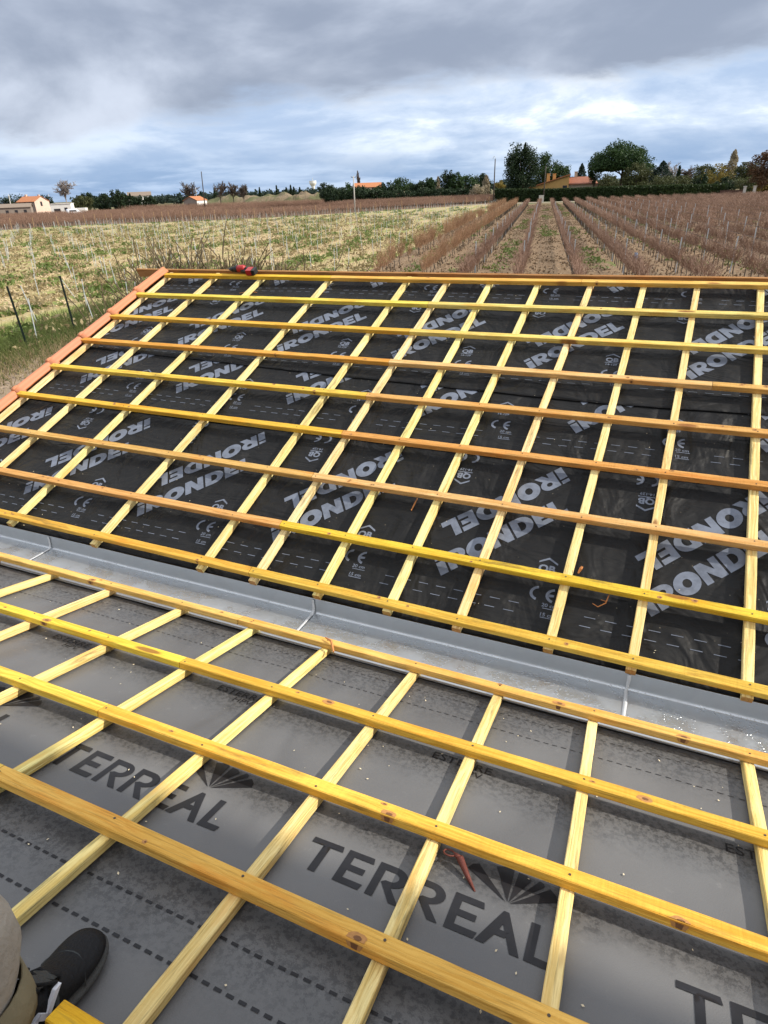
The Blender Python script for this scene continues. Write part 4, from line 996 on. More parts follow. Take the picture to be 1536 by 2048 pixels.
# vineyard floor weeds along alleys
kk = RG.integers(-3, 16, 2600)+.5; tt = RG.uniform(-6, 122, 2600); mk = np.array([mnoise.noise(Vector((k*5.3, t*.05, 1))) > .02 for k, t in zip(kk, tt)]); kk, tt = kk[mk], tt[mk]
pts = np.array([tuple(rowpt(k, t)) for k, t in zip(kk, tt)]); clumps(pts[:, 0]+RG.normal(size=len(pts))*.35, pts[:, 1], .22, 12, .12, WEED, 'alley_weeds', .09)
n = 7500; kk = RG.uniform(-3.4, 18, n); tt = RG.uniform(-8, 122, n); pts = np.array([tuple(rowpt(k, t)) for k, t in zip(kk, tt)]); clumps(pts[:, 0], pts[:, 1], .4, 12, .085, LITTER, 'vine_leaf_litter', .035)

# stakes of the young vines
mb = MB(); mb.tube([(0, 0, -.1), (0, 0, 1.3)], .016, 5); stk = mb.mesh('vine_stake'); stk.materials.append(STEEL)
sp = []
for i in range(-70, 1):
    for j in range(-16, 60):
        p = V0+RP*(ROWW*(i-4.2))+RD*(3.0*j+1.2)
        if bool(infield(np.array(p.x), np.array(p.y))) and rnd.random() < .8:
            a = math.degrees(math.atan2(p.x, p.y))
            if -57 < a < -13: sp.append((p.length, p.x+rnd.gauss(0, .06), p.y+rnd.gauss(0, .12)))
sp.sort()
for d_, x, y in sp[:290]:
    o = link('vine_stake', stk); o.location = (x, y, 0); lean = rnd.gauss(0, .06) if rnd.random() < .8 else rnd.gauss(0, .28)
    o.rotation_euler = (rnd.gauss(0, .05), lean, rnd.uniform(0, 6)); o.scale = (1, 1, rnd.uniform(.75, 1.15))
    tag(o, 'thin grey metal stake standing in the stony field of young vines', 'stake', 'grey stakes in the stony field')
rest = np.array([(x, y, 0) for d_, x, y in sp[290:]]); L = RG.uniform(.9, 1.35, len(rest))
V, Fq = prisms(rest, rest+np.stack([RG.normal(size=len(rest))*.08, RG.normal(size=len(rest))*.06, L], 1), .024, .022)
tag(link('distant_stakes', arr_mesh('distant_stakes', V, Fq), None, STEEL), kind='stuff')
# wooden end posts along the far edge of the young field
mb = MB(); mb.tube([(0, 0, -.1), (0, 0, 1.9)], [.055, .05], 7); epm = mb.mesh('end_post'); epm.materials.append(POSTW)
for q in range(46):
    u = q/45; x = -128+u*(128-47); y = float(np.interp(x, [p[0] for p in FARLINE], [p[1] for p in FARLINE]))-.6
    o = link('end_post', epm); o.location = (x+rnd.gauss(0, .3), y+rnd.gauss(0, .3), 0); o.rotation_euler = (rnd.gauss(0, .03), rnd.gauss(0, .04), 0)
    tag(o, 'wooden row end post along the far edge of the stony field', 'post', 'wooden end posts of the young vine rows')

# grapevines
def canes(n, row=True, hmax=1.55, spread=.5, r0=.0105):
    P0 = []; P1 = []; R0 = []; R1 = []
    b = np.stack([RG.normal(size=n)*.06, RG.uniform(-spread, spread, n), RG.uniform(.5, .72, n)], 1)
    m1 = b+np.stack([RG.normal(size=n)*.13, RG.normal(size=n)*.14, RG.uniform(.28, .5, n)], 1)
    e = m1+np.stack([RG.normal(size=n)*.20, RG.normal(size=n)*.20, RG.uniform(.15, hmax-1.0, n)], 1)
    P0 = np.concatenate([b, m1]); P1 = np.concatenate([m1, e]); R0 = np.concatenate([np.full(n, r0), np.full(n, r0*.8)]); R1 = np.concatenate([np.full(n, r0*.8), np.full(n, r0*.35)])
    return prisms(P0, P1, R0, R1)
def trunk():
    k = RG.normal(size=2)*.04
    pts = np.array([(0, 0, -.05), (k[0], k[1], .3), (k[0]*.4, k[1], .58)]); a = prisms(pts[:-1], pts[1:], np.array([.032, .026]), np.array([.026, .022]))
    c = np.array([(0, 0, .57), (0, 0, .57)]); d = np.array([(.02, .45, .62), (-.02, -.45, .62)]); return joinm([a, prisms(c, d, .017, .012)])
vv = []
for q in range(7):
    red = q >= 5
    a = trunk(); b = canes(44 if red else 42, hmax=1.75 if red else 1.42); V, Fq = joinm([a, b])
    me = arr_mesh('grapevine', V, Fq); me.materials.append(CANE_R if red else CANE); me.materials.append(VTRUNK)
    mi = np.zeros(len(Fq), np.int32); mi[:len(a[1])] = 1; me.polygons.foreach_set('material_index', mi); vv.append(me)
spots = []
for k in range(-3, 27):
    t = -7
    while t < 124:
        p = rowpt(k, t+rnd.uniform(-.08, .08)); a = math.degrees(math.atan2(p.x, p.y)); t += 1.0
        if -34 < a < 12 and rnd.random() < (.96 if k > -2 else .45+.5*(mnoise.noise(Vector((k*3.1, t*.16, 2))) > -.08)): spots.append((p.length, p.x, p.y, k))
spots.sort()
vis = [s for s in spots if s[2] > 31]; hid = [s for s in spots if s[2] <= 31]
for d_, x, y, k in vis[:290]:
    red = k <= -2
    o = link('grapevine', vv[rnd.randrange(5, 7)] if red else vv[rnd.randrange(5)]); o.location = (x, y, 0)
    o.rotation_euler = (0, 0, radians(11)+(pi if rnd.random() < .5 else 0)); s_ = rnd.uniform(.6, 1.15) if red else rnd.uniform(.78, 1.04); o.scale = (s_, 1, s_)
    tag(o, 'bare reddish grapevine in the two bushy rows beside the stony field' if red else 'bare brown grapevine trained upright in a long row behind the ridge', 'grapevine', 'reddish grapevines' if red else 'brown grapevines in rows')
def vinemass(name, pts, n, mat_, hmax=1.55, spread=.5, rot_=radians(11), r0=.012):
    P = []
    ca, sa = cos(rot_), sin(rot_); N = len(pts)
    V, Fq = canes(n*N, hmax=hmax, spread=spread, r0=r0); V = V.reshape(2, n*N, 6, 3)
    X = np.repeat(np.array(pts), n, 0)
    W_ = V.copy(); W_[..., 0] = V[..., 0]*ca-V[..., 1]*sa+X[None, :, None, 0]; W_[..., 1] = V[..., 0]*sa+V[..., 1]*ca+X[None, :, None, 1]
    A = np.array(pts); A3 = np.concatenate([A[:, :2], np.zeros((N, 1))], 1); tv2 = prisms(A3, A3+np.array([0, 0, .6]), .034, .026)
    a = (W_.reshape(-1, 3), Fq); V, Fq = joinm([a, tv2]); me = arr_mesh(name, V, Fq); me.materials.append(mat_); me.materials.append(VTRUNK)
    mi = np.zeros(len(Fq), np.int32); mi[len(a[1]):] = 1; me.polygons.foreach_set('material_index', mi)
    return tag(link(name, me), kind='stuff')
rest = vis[290:]
vinemass('distant_vineyard_rows', [(x, y) for d_, x, y, k in rest if k > -2]+[(x, y) for d_, x, y, k in hid if k > -2 and y > 27], 26, CANE, 1.42)
vinemass('distant_reddish_vine_rows', [(x, y) for d_, x, y, k in rest if k <= -2], 30, CANE_R, 1.8)
# row posts
mb = MB(); mb.box(-.022, .022, -.018, .018, -.1, 1.65); rp = mb.mesh('row_post'); rp.materials.append(STEEL)
cnt = 0
for k in range(-1, 20):
    for t in range(0, 80, 6):
        p = rowpt(k, t+.5); a = math.degrees(math.atan2(p.x, p.y))
        if -26 < a < 7 and p.y > 33 and cnt < 120:
            cnt += 1; o = link('row_post', rp); o.location = p; o.rotation_euler = (rnd.gauss(0, .02), rnd.gauss(0, .03), radians(11)); tag(o, 'grey metal trellis post in a brown vineyard row', 'post', 'metal trellis posts in the vineyard')
WIREM = plain('dark_trellis_wire', (.07, .06, .055), .6, .3, .2, 3)
for k in range(0, 20):
    t0 = 0 if k < 6 else 0; mb = MB()
    for z in (.62, 1.12): mb.tube([tuple(rowpt(k, t)+Vector((0, 0, z+.02*sin(t*1.3+k)))) for t in range(t0, 124, 4)], .011, 4, False)
    tag(mb.build('trellis_wires', WIREM, None), 'dark trellis wires stretched along a brown vineyard row', 'wire', 'trellis wires of the vineyard rows')
BLUEP = plain('blue_plastic', (.10, .25, .45), .5)
g = gnd(1270, 524); mb = MB(); mb.tube([(0, 0, 0), (.01, 0, .25), (0, .01, .5)], [.11, .10, .085], 10); o = mb.build('vine_shelter', BLUEP, None, True); o.location = g; tag(o, 'small pale blue plastic tube standing among the brown vine rows', 'tube')
# brown vineyards behind the young field
G_FARV = ground_mat('far_vineyard_earth', (.12, .075, .048), (.24, .17, .11), (.07, .07, .03), .3, .7, .85, .3)
sheet('far_vineyard_ground', [(-46.5, 176), (-68, 133), (-80, 114), (-92, 107.5), (-106, 103), (-116, 86), (-200, 38), (-330, 150), (-330, 250), (-150, 330), (-70, 230)], .014, G_FARV)
pts = []; d1 = Vector((70, 33, 0)).normalized(); p1 = Vector((d1.y, -d1.x, 0))*-1
nl = len(FARLINE)
for r_ in range(46):
    off = Vector((-.55, .83, 0))*(3.0+2.7*r_)
    for q in range(nl-1):
        a, b_ = Vector(FARLINE[q]+(0,)), Vector(FARLINE[q+1]+(0,)); m_ = int((b_-a).length/.85)
        for w_ in range(m_):
            p = a.lerp(b_, (w_+rnd.random()*.6)/m_)+off; az_ = math.degrees(math.atan2(p.x, p.y))
            if -56 < az_ < -15.2 and (r_ < 16 or p.x < -118): pts.append((p.x, p.y))
vinemass('far_vineyard', pts, 7, CANE, 1.6, .5, math.atan2(d1.y, d1.x)-pi/2, .02)
pts = []
a0, a1 = at(640, 175), at(984, 192)
for r_ in range(12):
    for q in range(170):
        u = q/169; p = a0.lerp(a1, u)+RD*(2.4*r_); pts.append((p.x+rnd.uniform(-.2, .2), p.y))
vinemass('far_vineyard_block', pts, 12, CANE, 2.1, .5, math.atan2(a1.y-a0.y, a1.x-a0.x)-pi/2, .02)
pts = []
a0, a1 = at(235, 262), at(640, 215)
for r_ in range(8):
    for q in range(190):
        u = q/189; p = a0.lerp(a1, u)+Vector((p1.x, p1.y, 0))*(2.6*r_); pts.append((p.x+rnd.uniform(-.2, .2), p.y))
vinemass('far_vineyard_strip', pts, 9, CANE, 2.3, .6, math.atan2(a1.y-a0.y, a1.x-a0.x)-pi/2, .024)

# ================================================================== POLES
def pole(px, pb, pt_, ptx, mat_, r, label, arm=False, lamp=False):
    g = gnd(px, pb); d_ = math.hypot(g.x, g.y); tp = at(ptx, d_, pt_); L = tp.z
    o = empty('utility_pole', g); tag(o, label, 'pole')
    mb = MB(); e = Vector((tp.x-g.x, tp.y-g.y, L)); mb.tube([(0, 0, -.2), tuple(e*.5), tuple(e)], [r*1.15, r, r*.8], 9); mb.build('shaft', mat_, o, True)
    side = Vector((g.y, -g.x, 0)).normalized()
    if arm:
        mb = MB(); a = e*.965; mb.tube([tuple(a-side*.55), tuple(a+side*.55)], .05, 6)
        for s_ in (-.5, 0, .5): mb.tube([tuple(a+side*s_), tuple(a+side*s_+Vector((0, 0, .22)))], .045, 6)
        mb.build('crossarm', POLEW, o)
    if lamp:
        mb = MB(); pts = [e+side*(.55*(1-cos(pi*k/8)))*-.5+Vector((0, 0, .6*sin(pi*k/8))) for k in range(9)]; mb.tube([tuple(p) for p in pts], .05, 6); mb.build('lamp_arm', STEEL, o, True)
    return o
pole(411, 423, 343, 402.5, POLEW, .15, 'tall dark wooden utility pole beside the small white house')
pole(710, 424, 352, 707, CONC, .14, 'pale concrete utility pole at the far edge of the stony field', True)
pole(986.5, 407, 318, 990.5, POLEW, .15, 'dark utility pole with a curved top at the left end of the hedge', False, True)
pole(1086, 404, 332, 1092, POLEW, .14, 'dark wooden utility pole in front of the ochre villa')
pole(102, 422, 388, 97, CONC, .16, 'pale concrete pole beside the pink gabled farmhouse', True)
pole(26, 432, 389, 17, CONC, .18, 'pale concrete pole in front of the long grey farm building')
pole(396, 418, 375, 391, CONC, .10, 'thin pale post in front of the small white house')
g = gnd(1082, 405); mb = MB(); mb.box(-.55, .55, -.4, .4, 0, 1.5); mb.box(-.6, .6, -.45, .45, 1.501, 1.6); o = mb.build('meter_cabinet', CONC, None); o.location = g; o.rotation_euler = (0, 0, .3); tag(o, 'grey concrete cabinet at the foot of the pole by the hedge', 'cabinet')

# ================================================================== BUILDINGS
def tilemat(name, col):
    m_, n, b = mat(name); v = coords(n); w = n.new('ShaderNodeTexWave', wave_type='BANDS', bands_direction='X'); n.set(w.inputs[0], v); w.inputs['Scale'].default_value = 1.4; w.inputs['Distortion'].default_value = .4
    f = n.noise(v, 1.3, 6, .7); c = n.mix(f, tuple(x*.6 for x in col), tuple(min(1, x*1.25) for x in col)); c = n.mix(n.math('MULTIPLY', w.outputs['Fac'], .35), c, tuple(x*.5 for x in col))
    n.set(b.inputs['Base Color'], c); b.inputs['Roughness'].default_value = .85; return m_
T_OR = tilemat('orange_roof_tiles', (.50, .19, .075)); T_BR = tilemat('brown_red_roof_tiles', (.30, .105, .055)); T_GR = tilemat('grey_brown_roof_tiles', (.26, .20, .15))
W_OCH = plain('ochre_render', (.56, .34, .12), .9, 0, .12, .8); W_GR = plain('grey_stone_and_shade_wall', (.27, .22, .18), .9, 0, .25, 1.2); W_PK = plain('pale_pink_render', (.64, .48, .38), .9, 0, .22, .9); W_WH = plain('white_render', (.78, .76, .70), .9, 0, .05, .8); W_BE = plain('beige_render', (.48, .40, .30), .9, 0, .12, .8)  # the grey stone doubles as painted shade on farmhouse and cottage walls
GLASS = plain('dark_window', (.03, .03, .035), .25, 0, .3, 2); TRIM = plain('shutter_paint', (.16, .12, .09), .7)
def facing(px, dist): c = at(px, dist); return math.atan2(-c.x, c.y)
def gable(root, x0, x1, y0, y1, ze, zr_, wallm, roofm, ridge='x', over=.35, gm=None):
    mb = MB(); mb.box(x0, x1, y0, y1, 0, ze); ym = (y0+y1)/2; xm = (x0+x1)/2
    w = mb.build('wall', wallm, root)
    if ridge == 'x':
        g = MB(); g.loft([[(x, y0, ze), (x, y1, ze), (x, ym, zr_)] for x in (x0, x1)]); g.build('gable_wall', gm or wallm, root)
        r = MB(); dz = (zr_-ze)/((y1-y0)/2)*over
        for a, sgn in ((y0, -1), (y1, 1)):
            r.loft([[(x, a+sgn*over, ze-dz+.03), (x, a+sgn*over, ze-dz+.16), (x, ym-sgn*-.0, zr_+.16), (x, ym, zr_+.03)] for x in (x0-over, x1+over)])
    else:
        g = MB(); g.loft([[(x0, y, ze), (x1, y, ze), (xm, y, zr_)] for y in (y0, y1)]); g.build('gable_wall', gm or wallm, root)
        r = MB(); dz = (zr_-ze)/((x1-x0)/2)*over
        for a, sgn in ((x0, -1), (x1, 1)):
            r.loft([[(a+sgn*over, y, ze-dz+.03), (a+sgn*over, y, ze-dz+.16), (xm, y, zr_+.16), (xm, y, zr_+.03)] for y in (y0-over, y1+over)])
    return r.build('roof', roofm, root)
def window(root, x, y, z, w, h, axis='y', d=-1):
    f = MB()
    if axis == 'y': f.box(x-w/2-.08, x+w/2+.08, min(y, y+d*.05), max(y, y+d*.05), z-.08, z+h+.08)
    else: f.box(min(x, x+d*.05), max(x, x+d*.05), y-w/2-.08, y+w/2+.08, z-.08, z+h+.08)
    fo = f.build('window', TRIM, root); p = MB()
    if axis == 'y': p.box(x-w/2, x+w/2, min(y+d*.051, y+d*.07), max(y+d*.051, y+d*.07), z, z+h)
    else: p.box(min(x+d*.051, x+d*.07), max(x+d*.051, x+d*.07), y-w/2, y+w/2, z, z+h)
    p.build('pane', GLASS, fo)
def chimney(root, x, y, z0, z1, s=.45, m_=None):
    mb = MB(); mb.box(x-s, x+s, y-s, y+s, z0, z1); mb.box(x-s-.08, x+s+.08, y-s-.08, y+s+.08, z1+.002, z1+.15); mb.build('chimney', m_ or W_OCH, root)
# villa behind the hedge (local x to the right, y away)
vd = 215; c = at(1128, vd); villa = empty('villa', (c.x, c.y, 0), facing(1128, vd)); tag(villa, 'ochre villa with low sloping tiled roofs behind the hedge', 'house')
u = vd/F_PX; X = lambda px: (px-1128)*u; Zv = lambda px, py: hgt(px, py, vd)
mb = MB(); mb.loft([[(X(1071), y, 0), (X(1136), y, 0), (X(1136), y, Zv(1136, 349)-.35), (X(1071), y, Zv(1071, 374)-.35)] for y in (-3, 9)]); mb.build('wall', W_OCH, villa)
mb = MB(); mb.loft([[(X(1069), y, Zv(1069, 374.5)-.25), (X(1138), y, Zv(1138, 348)-.25), (X(1138), y, Zv(1138, 348)), (X(1069), y, Zv(1069, 374.5))] for y in (-3.5, 9.5)]); mb.build('roof', T_OR, villa)
mb = MB(); mb.box(X(1136)+.02, X(1183), -2, 9, 0, Zv(1160, 368)); mb.build('wing_wall', W_BE, villa)
ze, zt = Zv(1160, 368), Zv(1160, 353)
mb = MB(); mb.loft([[(X(1136)+.03, -2.6, ze-.1), (X(1136)+.03, -2.6, ze+.1), (X(1136)+.03, 3.5, zt), (X(1136)+.03, 9.6, ze+.1), (X(1136)+.03, 9.6, ze-.1)], [(X(1178), -2.6, ze-.1), (X(1178), -2.6, ze+.1), (X(1176), 3.5, zt), (X(1178), 9.6, ze+.1), (X(1178), 9.6, ze-.1)], [(X(1185), -2.6, ze-.1), (X(1185), -2.6, ze+.05), (X(1185), 3.5, ze+.06), (X(1185), 9.6, ze+.05), (X(1185), 9.6, ze-.1)]]); mb.build('wing_roof', T_BR, villa)
chimney(villa, X(1101), 1, Zv(1101, 365), Zv(1101, 348)); chimney(villa, X(1111), 1.5, Zv(1111, 362), Zv(1111, 348)); chimney(villa, X(1147), 3.5, Zv(1147, 358), Zv(1147, 344), .42, W_BE)
window(villa, X(1075), -3, 1.6, 1.0, 1.3); window(villa, X(1130), -3, 1.2, 1.1, 2.2); window(villa, X(1160), -2, 1.4, 1.4, 1.3)
# farmhouse on the left: pink gable with orange roof; shade on the long side painted grey
fd = 320; c = at(70, fd); farm = empty('farmhouse', (c.x, c.y, 0), facing(70, fd)-.75); tag(farm, 'farmhouse with pink gable and orange roof at the far left', 'house')
u = fd/F_PX
ZE, ZR = hgt(62, 403.5, fd), hgt(58, 393.5, fd)
gable(farm, -5.2, 3.4, -4, 4, ZE, ZR, W_GR, T_OR, 'x', .3, W_PK)
mb = MB(); mb.box(3.401, 3.47, -4, 4, 0, ZE); mb.build('gable_render', W_PK, farm)
for q in range(3): window(farm, -3.9+2.6*q, -4, 3.3, .9, 1.2); window(farm, -3.9+2.6*q, -4, .4, 1.0, 1.6)
window(farm, 3.47, -.5, 3.0, .9, 1.5, 'x', 1); chimney(farm, -4.6, 1, ZE, ZR+.7, .35, W_PK); chimney(farm, 2.2, .5, ZE, ZR+.5, .3, W_PK)
c = at(16, 296); bar = empty('farm_building', (c.x, c.y, 0), facing(16, 296)-.12); tag(bar, 'long low grey stone farm building left of the pink farmhouse', 'building')
gable(bar, -10, 7.5, -3.5, 3.5, 2.9, 4.0, W_GR, T_GR)
for q in range(5): window(bar, -6.5+3.0*q, -3.5, .5, .9, 1.5)
c = at(124, 310); wb = empty('white_shed', (c.x, c.y, 0), facing(124, 310)-.2); tag(wb, 'white flat-roofed shed right of the pink farmhouse', 'building')
mb = MB(); mb.box(-4.2, 3.5, -3, 3, 0, 3.4); mb.build('wall', W_WH, wb); mb = MB(); mb.box(-4.4, 3.7, -3.2, 3.2, 3.401, 3.6); mb.build('roof', W_WH, wb)
mb = MB(); mb.box(3.501, 8.5, -2, 3, 0, 1.7); mb.build('annex_wall', W_WH, wb); window(wb, -1.8, -3, .1, 2.2, 1.6); window(wb, 1.5, -3, 1.0, 1.0, 1.0)
# small white house mid left
c = at(389, 262); sh_ = empty('cottage', (c.x, c.y, 0), facing(389, 262)-.62); tag(sh_, 'small cottage with orange roof and white lit wall behind the tall dark pole', 'house')
gable(sh_, -2.8, 2.8, -3.0, 3.0, 3.0, 4.2, W_GR, T_OR, 'y', .25)  # grey walls carry their shade in the colour
mb = MB(); mb.box(2.801, 2.87, -3.0, 3.0, 0, 2.95); mb.build('side_wall_render', W_WH, sh_); window(sh_, -.8, -3.0, 1.2, .6, .8)
# orange-roofed house behind pines
c = at(735, 330); oh = empty('bungalow', (c.x, c.y, 0), facing(735, 330)+.15); tag(oh, 'orange-roofed bungalow half hidden behind dark pines at centre', 'house')
zt = hgt(735, 366, 330); gable(oh, -6.2, 6.2, -4, 4, zt-1.7, zt, W_BE, T_OR); window(oh, -2, -4, 4, 1, 1.2); window(oh, 2, -4, 4, 1, 1.2)
# low buildings in the distance, left
c = at(280, 480); fb = empty('distant_villa', (c.x, c.y, 0), facing(280, 480)); tag(fb, 'pale distant villa among dark trees, left of the cottage', 'house'); gable(fb, -7, 7, -4, 4, 6, 8, W_WH, T_GR); window(fb, 0, -4, 3, 1.5, 1.5)
# water tower
wd_ = 900; c = at(627, wd_); wt = empty('water_tower', (c.x, c.y, 0)); tag(wt, 'white flared water tower on the horizon', 'water tower')
u = wd_/F_PX; zt = hgt(627, 361.5, wd_); zb = hgt(627, 372, wd_)
mb = MB(); mb.tube([(0, 0, 0), (0, 0, zb*.95), (0, 0, zb)], [u*3.0, u*3.0, u*3.3], 20); mb.build('shaft', W_WH, wt, True)
mb = MB(); mb.tube([(0, 0, zb+.01), (0, 0, zb+(zt-zb)*.35), (0, 0, zb+(zt-zb)*.5), (0, 0, zt)], [u*3.6, u*5.5, u*6.2, u*6.2], 24); mb.build('tank', W_WH, wt)
mb = MB(); mb.tube([(0, 0, zt+.01), (0, 0, zt+3)], u*.5, 8); mb.build('mast', STEEL, wt)
# parked white van
c = gnd(152, 431.5); VANW = plain('white_van_paint', (.74, .75, .77), .35, 0, .05, 1)
van = empty('parked_van', (c.x, c.y, 0), facing(152, 240)+.25); tag(van, 'small white van parked by the brown vines in front of the shed', 'van')
mb = MB(); mb.loft([[(x, -.95, .35), (x, .95, .35), (x, .95, z1), (x, .80, z2), (x, -.80, z2), (x, -.95, z1)] for x, z1, z2 in ((-2.5, 1.2, 1.75), (-2.3, 1.3, 2.0), (.4, 1.3, 2.0), (1.25, 1.15, 1.25), (2.2, .95, 1.05), (2.45, .6, .75))]); mb.build('body', VANW, van, True)
for x in (-1.5, 1.5):
    for y in (-.96, .78): mb = MB(); mb.tube([(x, y, .34), (x, y+.18, .34)], .34, 14); mb.build('wheel', BLK, van)
mb = MB(); mb.box(-1.9, .3, -.985, -.952, 1.25, 1.7); mb.build('side_window', GLASS, van); mb = MB(); mb.add([(.45, -.7, 1.96), (.45, .7, 1.96), (1.22, .75, 1.32), (1.22, -.75, 1.32)], [(0, 1, 2, 3)]); mb.build('windscreen', GLASS, van)

# ================================================================== TREES
def blob(c, rad, n, size, shell=.55, lumps=14, lumpr=.42):
    """leaf faces gathered in uneven clumps filling an ellipsoid, denser outside"""
    d = RG.normal(size=(lumps, 3)); d /= np.linalg.norm(d, axis=1)[:, None]; d *= RG.uniform(shell, .95, (lumps, 1))
    w = RG.uniform(.4, 1.2, lumps); w /= w.sum(); idx = RG.choice(lumps, n, p=w)
    q = RG.normal(size=(n, 3)); q /= np.linalg.norm(q, axis=1)[:, None]; q *= (RG.uniform(0, 1, n)**.45)[:, None]*lumpr*RG.uniform(.75, 1.15, n)[:, None]
    return (d[idx]+q)*np.array(rad)+np.array(c)
def tree(name, px, dist, w_px, top, base_h, kind, leaf, label, cat='tree', n=1500, size=None, group=None, dens=1.0, seed=None, trunkh=None):
    c = at(px, dist); u = dist/F_PX; W_ = w_px*u; H = hgt(px, top, dist); size = (size or max(.28, .0019*dist))*.74; n = int(n*2.3)
    root = empty(name, (c.x, c.y, 0), rnd.uniform(0, 6)); tag(root, label, cat, group)
    tk = MB(); n = int(n*dens)
    if kind == 'umbrella':
        zb_ = H*.52; rz = H*.44; W_ *= .80
        C = np.concatenate([blob((0, 0, 0), (W_*.5, W_*.5, rz), int(n*.8), size, .70, 110, .27), blob((0, 0, 0), (W_*.45, W_*.45, rz*.85), int(n*.2), size, .2, 30, .3)])
        C[:, 2] = np.where(C[:, 2] < 0, -C[:, 2]*.22-rz*.04, C[:, 2])+zb_+rz*.08*np.sin(C[:, 0]*.8)*np.cos(C[:, 1]*.7)
        tk.tube([(0, 0, 0), (.1, 0, H*.25), (0, .1, H*.5)], [.022*H+.12, .018*H+.1, .016*H+.08], 9)
        for k in range(7):
            a = 2*pi*k/7+rnd.uniform(-.3, .3); tk.tube([(0, 0, H*.30+rnd.uniform(0, .12)*H), (cos(a)*W_*.16, sin(a)*W_*.16, H*.5), (cos(a)*W_*.34, sin(a)*W_*.34, H*.66)], [.16, .12, .06], 6)
    elif kind == 'cone':
        n2 = n; t = RG.uniform(0, 1, n2)**1.25; a = RG.uniform(0, 2*pi, n2); lob = 1+.28*np.sin(a*5+t*30)+.2*np.sin(a*3-t*17)
        r = W_*.5*(1-t)**.8*lob*(RG.uniform(.35, 1, n2)**.5); C = np.stack([r*np.cos(a), r*np.sin(a), base_h*H+t*H*(1-base_h)], 1); tk.tube([(0, 0, 0), (0, 0, H*.85)], [.02*H+.05, .03], 7)
    elif kind == 'column':
        n2 = n; t = RG.uniform(0, 1, n2); a = RG.uniform(0, 2*pi, n2); pr_ = np.sin(np.clip(t*.9+.1, 0, 1)*pi)**.6; r = W_*.5*pr_*(RG.uniform(.2, 1, n2)**.5)*(1+.2*np.sin(a*3+t*23)); C = np.stack([r*np.cos(a), r*np.sin(a), base_h*H+t*H*(1-base_h)], 1); tk.tube([(0, 0, 0), (0, 0, H*.9)], [.1, .03], 6)
    else:
        zc = H*(.5+base_h*.5); rz = H*(1-base_h)*.52
        C = np.concatenate([blob((0, 0, zc), (W_*.5, W_*.5, rz), int(n*.7), size, .6, 38, .30), blob((0, 0, zc), (W_*.42, W_*.42, rz*.85), int(n*.3), size, .2, 16, .45)])
        C[:, 2] = np.minimum(np.maximum(C[:, 2], .1), H*1.02)
        tk.tube([(0, 0, 0), (0, .05, H*.3), (.05, 0, H*.62)], [.017*H+.06, .013*H+.05, .04], 7)
        for k in range(5):
            a = 2*pi*k/5+rnd.random(); tk.tube([(0, 0, H*.25), (cos(a)*W_*.18, sin(a)*W_*.18, H*.5), (cos(a)*W_*.33, sin(a)*W_*.33, H*.7)], [.1, .07, .03], 5)
    tk.build('trunk', BARK, root, True)
    V, Fq = leafquads(C, size, .2, 1.5); link('crown', arr_mesh('crown', V, Fq), root, leaf)
    return root
def bare(px, dist, w_px, top, label, mat_, seed, narrow=False, group=None, clear=.3):
    c = at(px, dist); H = hgt(px, top, dist); W_ = w_px*dist/F_PX; r = np.random.default_rng(seed); P0 = []; P1 = []; r0 = []; r1 = []
    def grow(p, d, L, rad, lev):
        q = p
        for i in range(3):
            d = d+r.normal(size=3)*.14; d[2] += .06; d = d/np.linalg.norm(d); e = q+d*L/3; P0.append(q); P1.append(e); r0.append(rad*(1-.2*i)); r1.append(rad*(.8-.2*i)); q = e
            if lev < 4:
                for _ in range(2):
                    dd = d+r.normal(size=3)*np.array([.6, .6, .35])*(.45 if narrow else 1); dd /= np.linalg.norm(dd); grow(q, dd, L*r.uniform(.45, .66), rad*.5, lev+1)
    k = np.array([0., 0, clear]); tr_ = prisms(np.array([(0, 0, 0.)]), np.array([(0, 0, clear)])*1., .03, .025)
    for _ in range(4): dd = np.array([r.normal()*.35, r.normal()*.35, 1]); grow(k, dd/np.linalg.norm(dd), .34, .014, 1)
    P0 = np.array(P0); P1 = np.array(P1); zm = P1[:, 2].max(); xm = np.abs(P1[:, :2]).max()
    s = np.array([W_*.5/xm, W_*.5/xm, H/zm]); wmin = .0005*dist*.55
    R0 = np.maximum(np.array(r0)*H, wmin); R1 = np.maximum(np.array(r1)*H, wmin*.7)
    root = empty('bare_tree', (c.x, c.y, 0)); tag(root, label, 'tree', group)
    V, Fq = prisms(P0*s, P1*s, R0, R1); link('branches', arr_mesh('branches', V, Fq), root, mat_)
    mb = MB(); mb.tube([(0, 0, 0), (0, 0, clear*s[2]*1.02)], [.028*H*.8, .022*H*.8], 8); mb.build('trunk', mat_, root, True)
# -- around the villa
tree('stone_pine', 1243, 205, 124, 282, .0, 'umbrella', L_PINE, 'big umbrella-shaped stone pine towering behind the hedge', n=11000, size=.44)
tree('pine_tree', 1189, 212, 24, 306, .35, 'round', L_PINE, 'slim dark pine tucked against the left of the stone pine', n=1300)
tree('cypress_tree', 1041, 205, 66, 287, .02, 'round', L_DARK, 'tall broad dark evergreen left of the ochre villa', n=4600, size=.42)
tree('cypress_tree', 1030, 206, 30, 300, .02, 'cone', L_DARK, 'pointed dark evergreen fused to the left of the tall broad one', n=1500)
tree('cypress_tree', 1046, 204, 26, 286, .3, 'cone', L_DARK, 'pointed top of dark evergreen rising above its broad neighbour', n=1200)
tree('pine_tree', 1086, 225, 44, 305, .1, 'round', L_PINE, 'rounded green pine behind the villa chimneys', n=2400)
tree('pine_tree', 1117, 228, 42, 321, .1, 'round', L_PINE, 'lower rounded pine behind the villa roof ridge', n=1800)
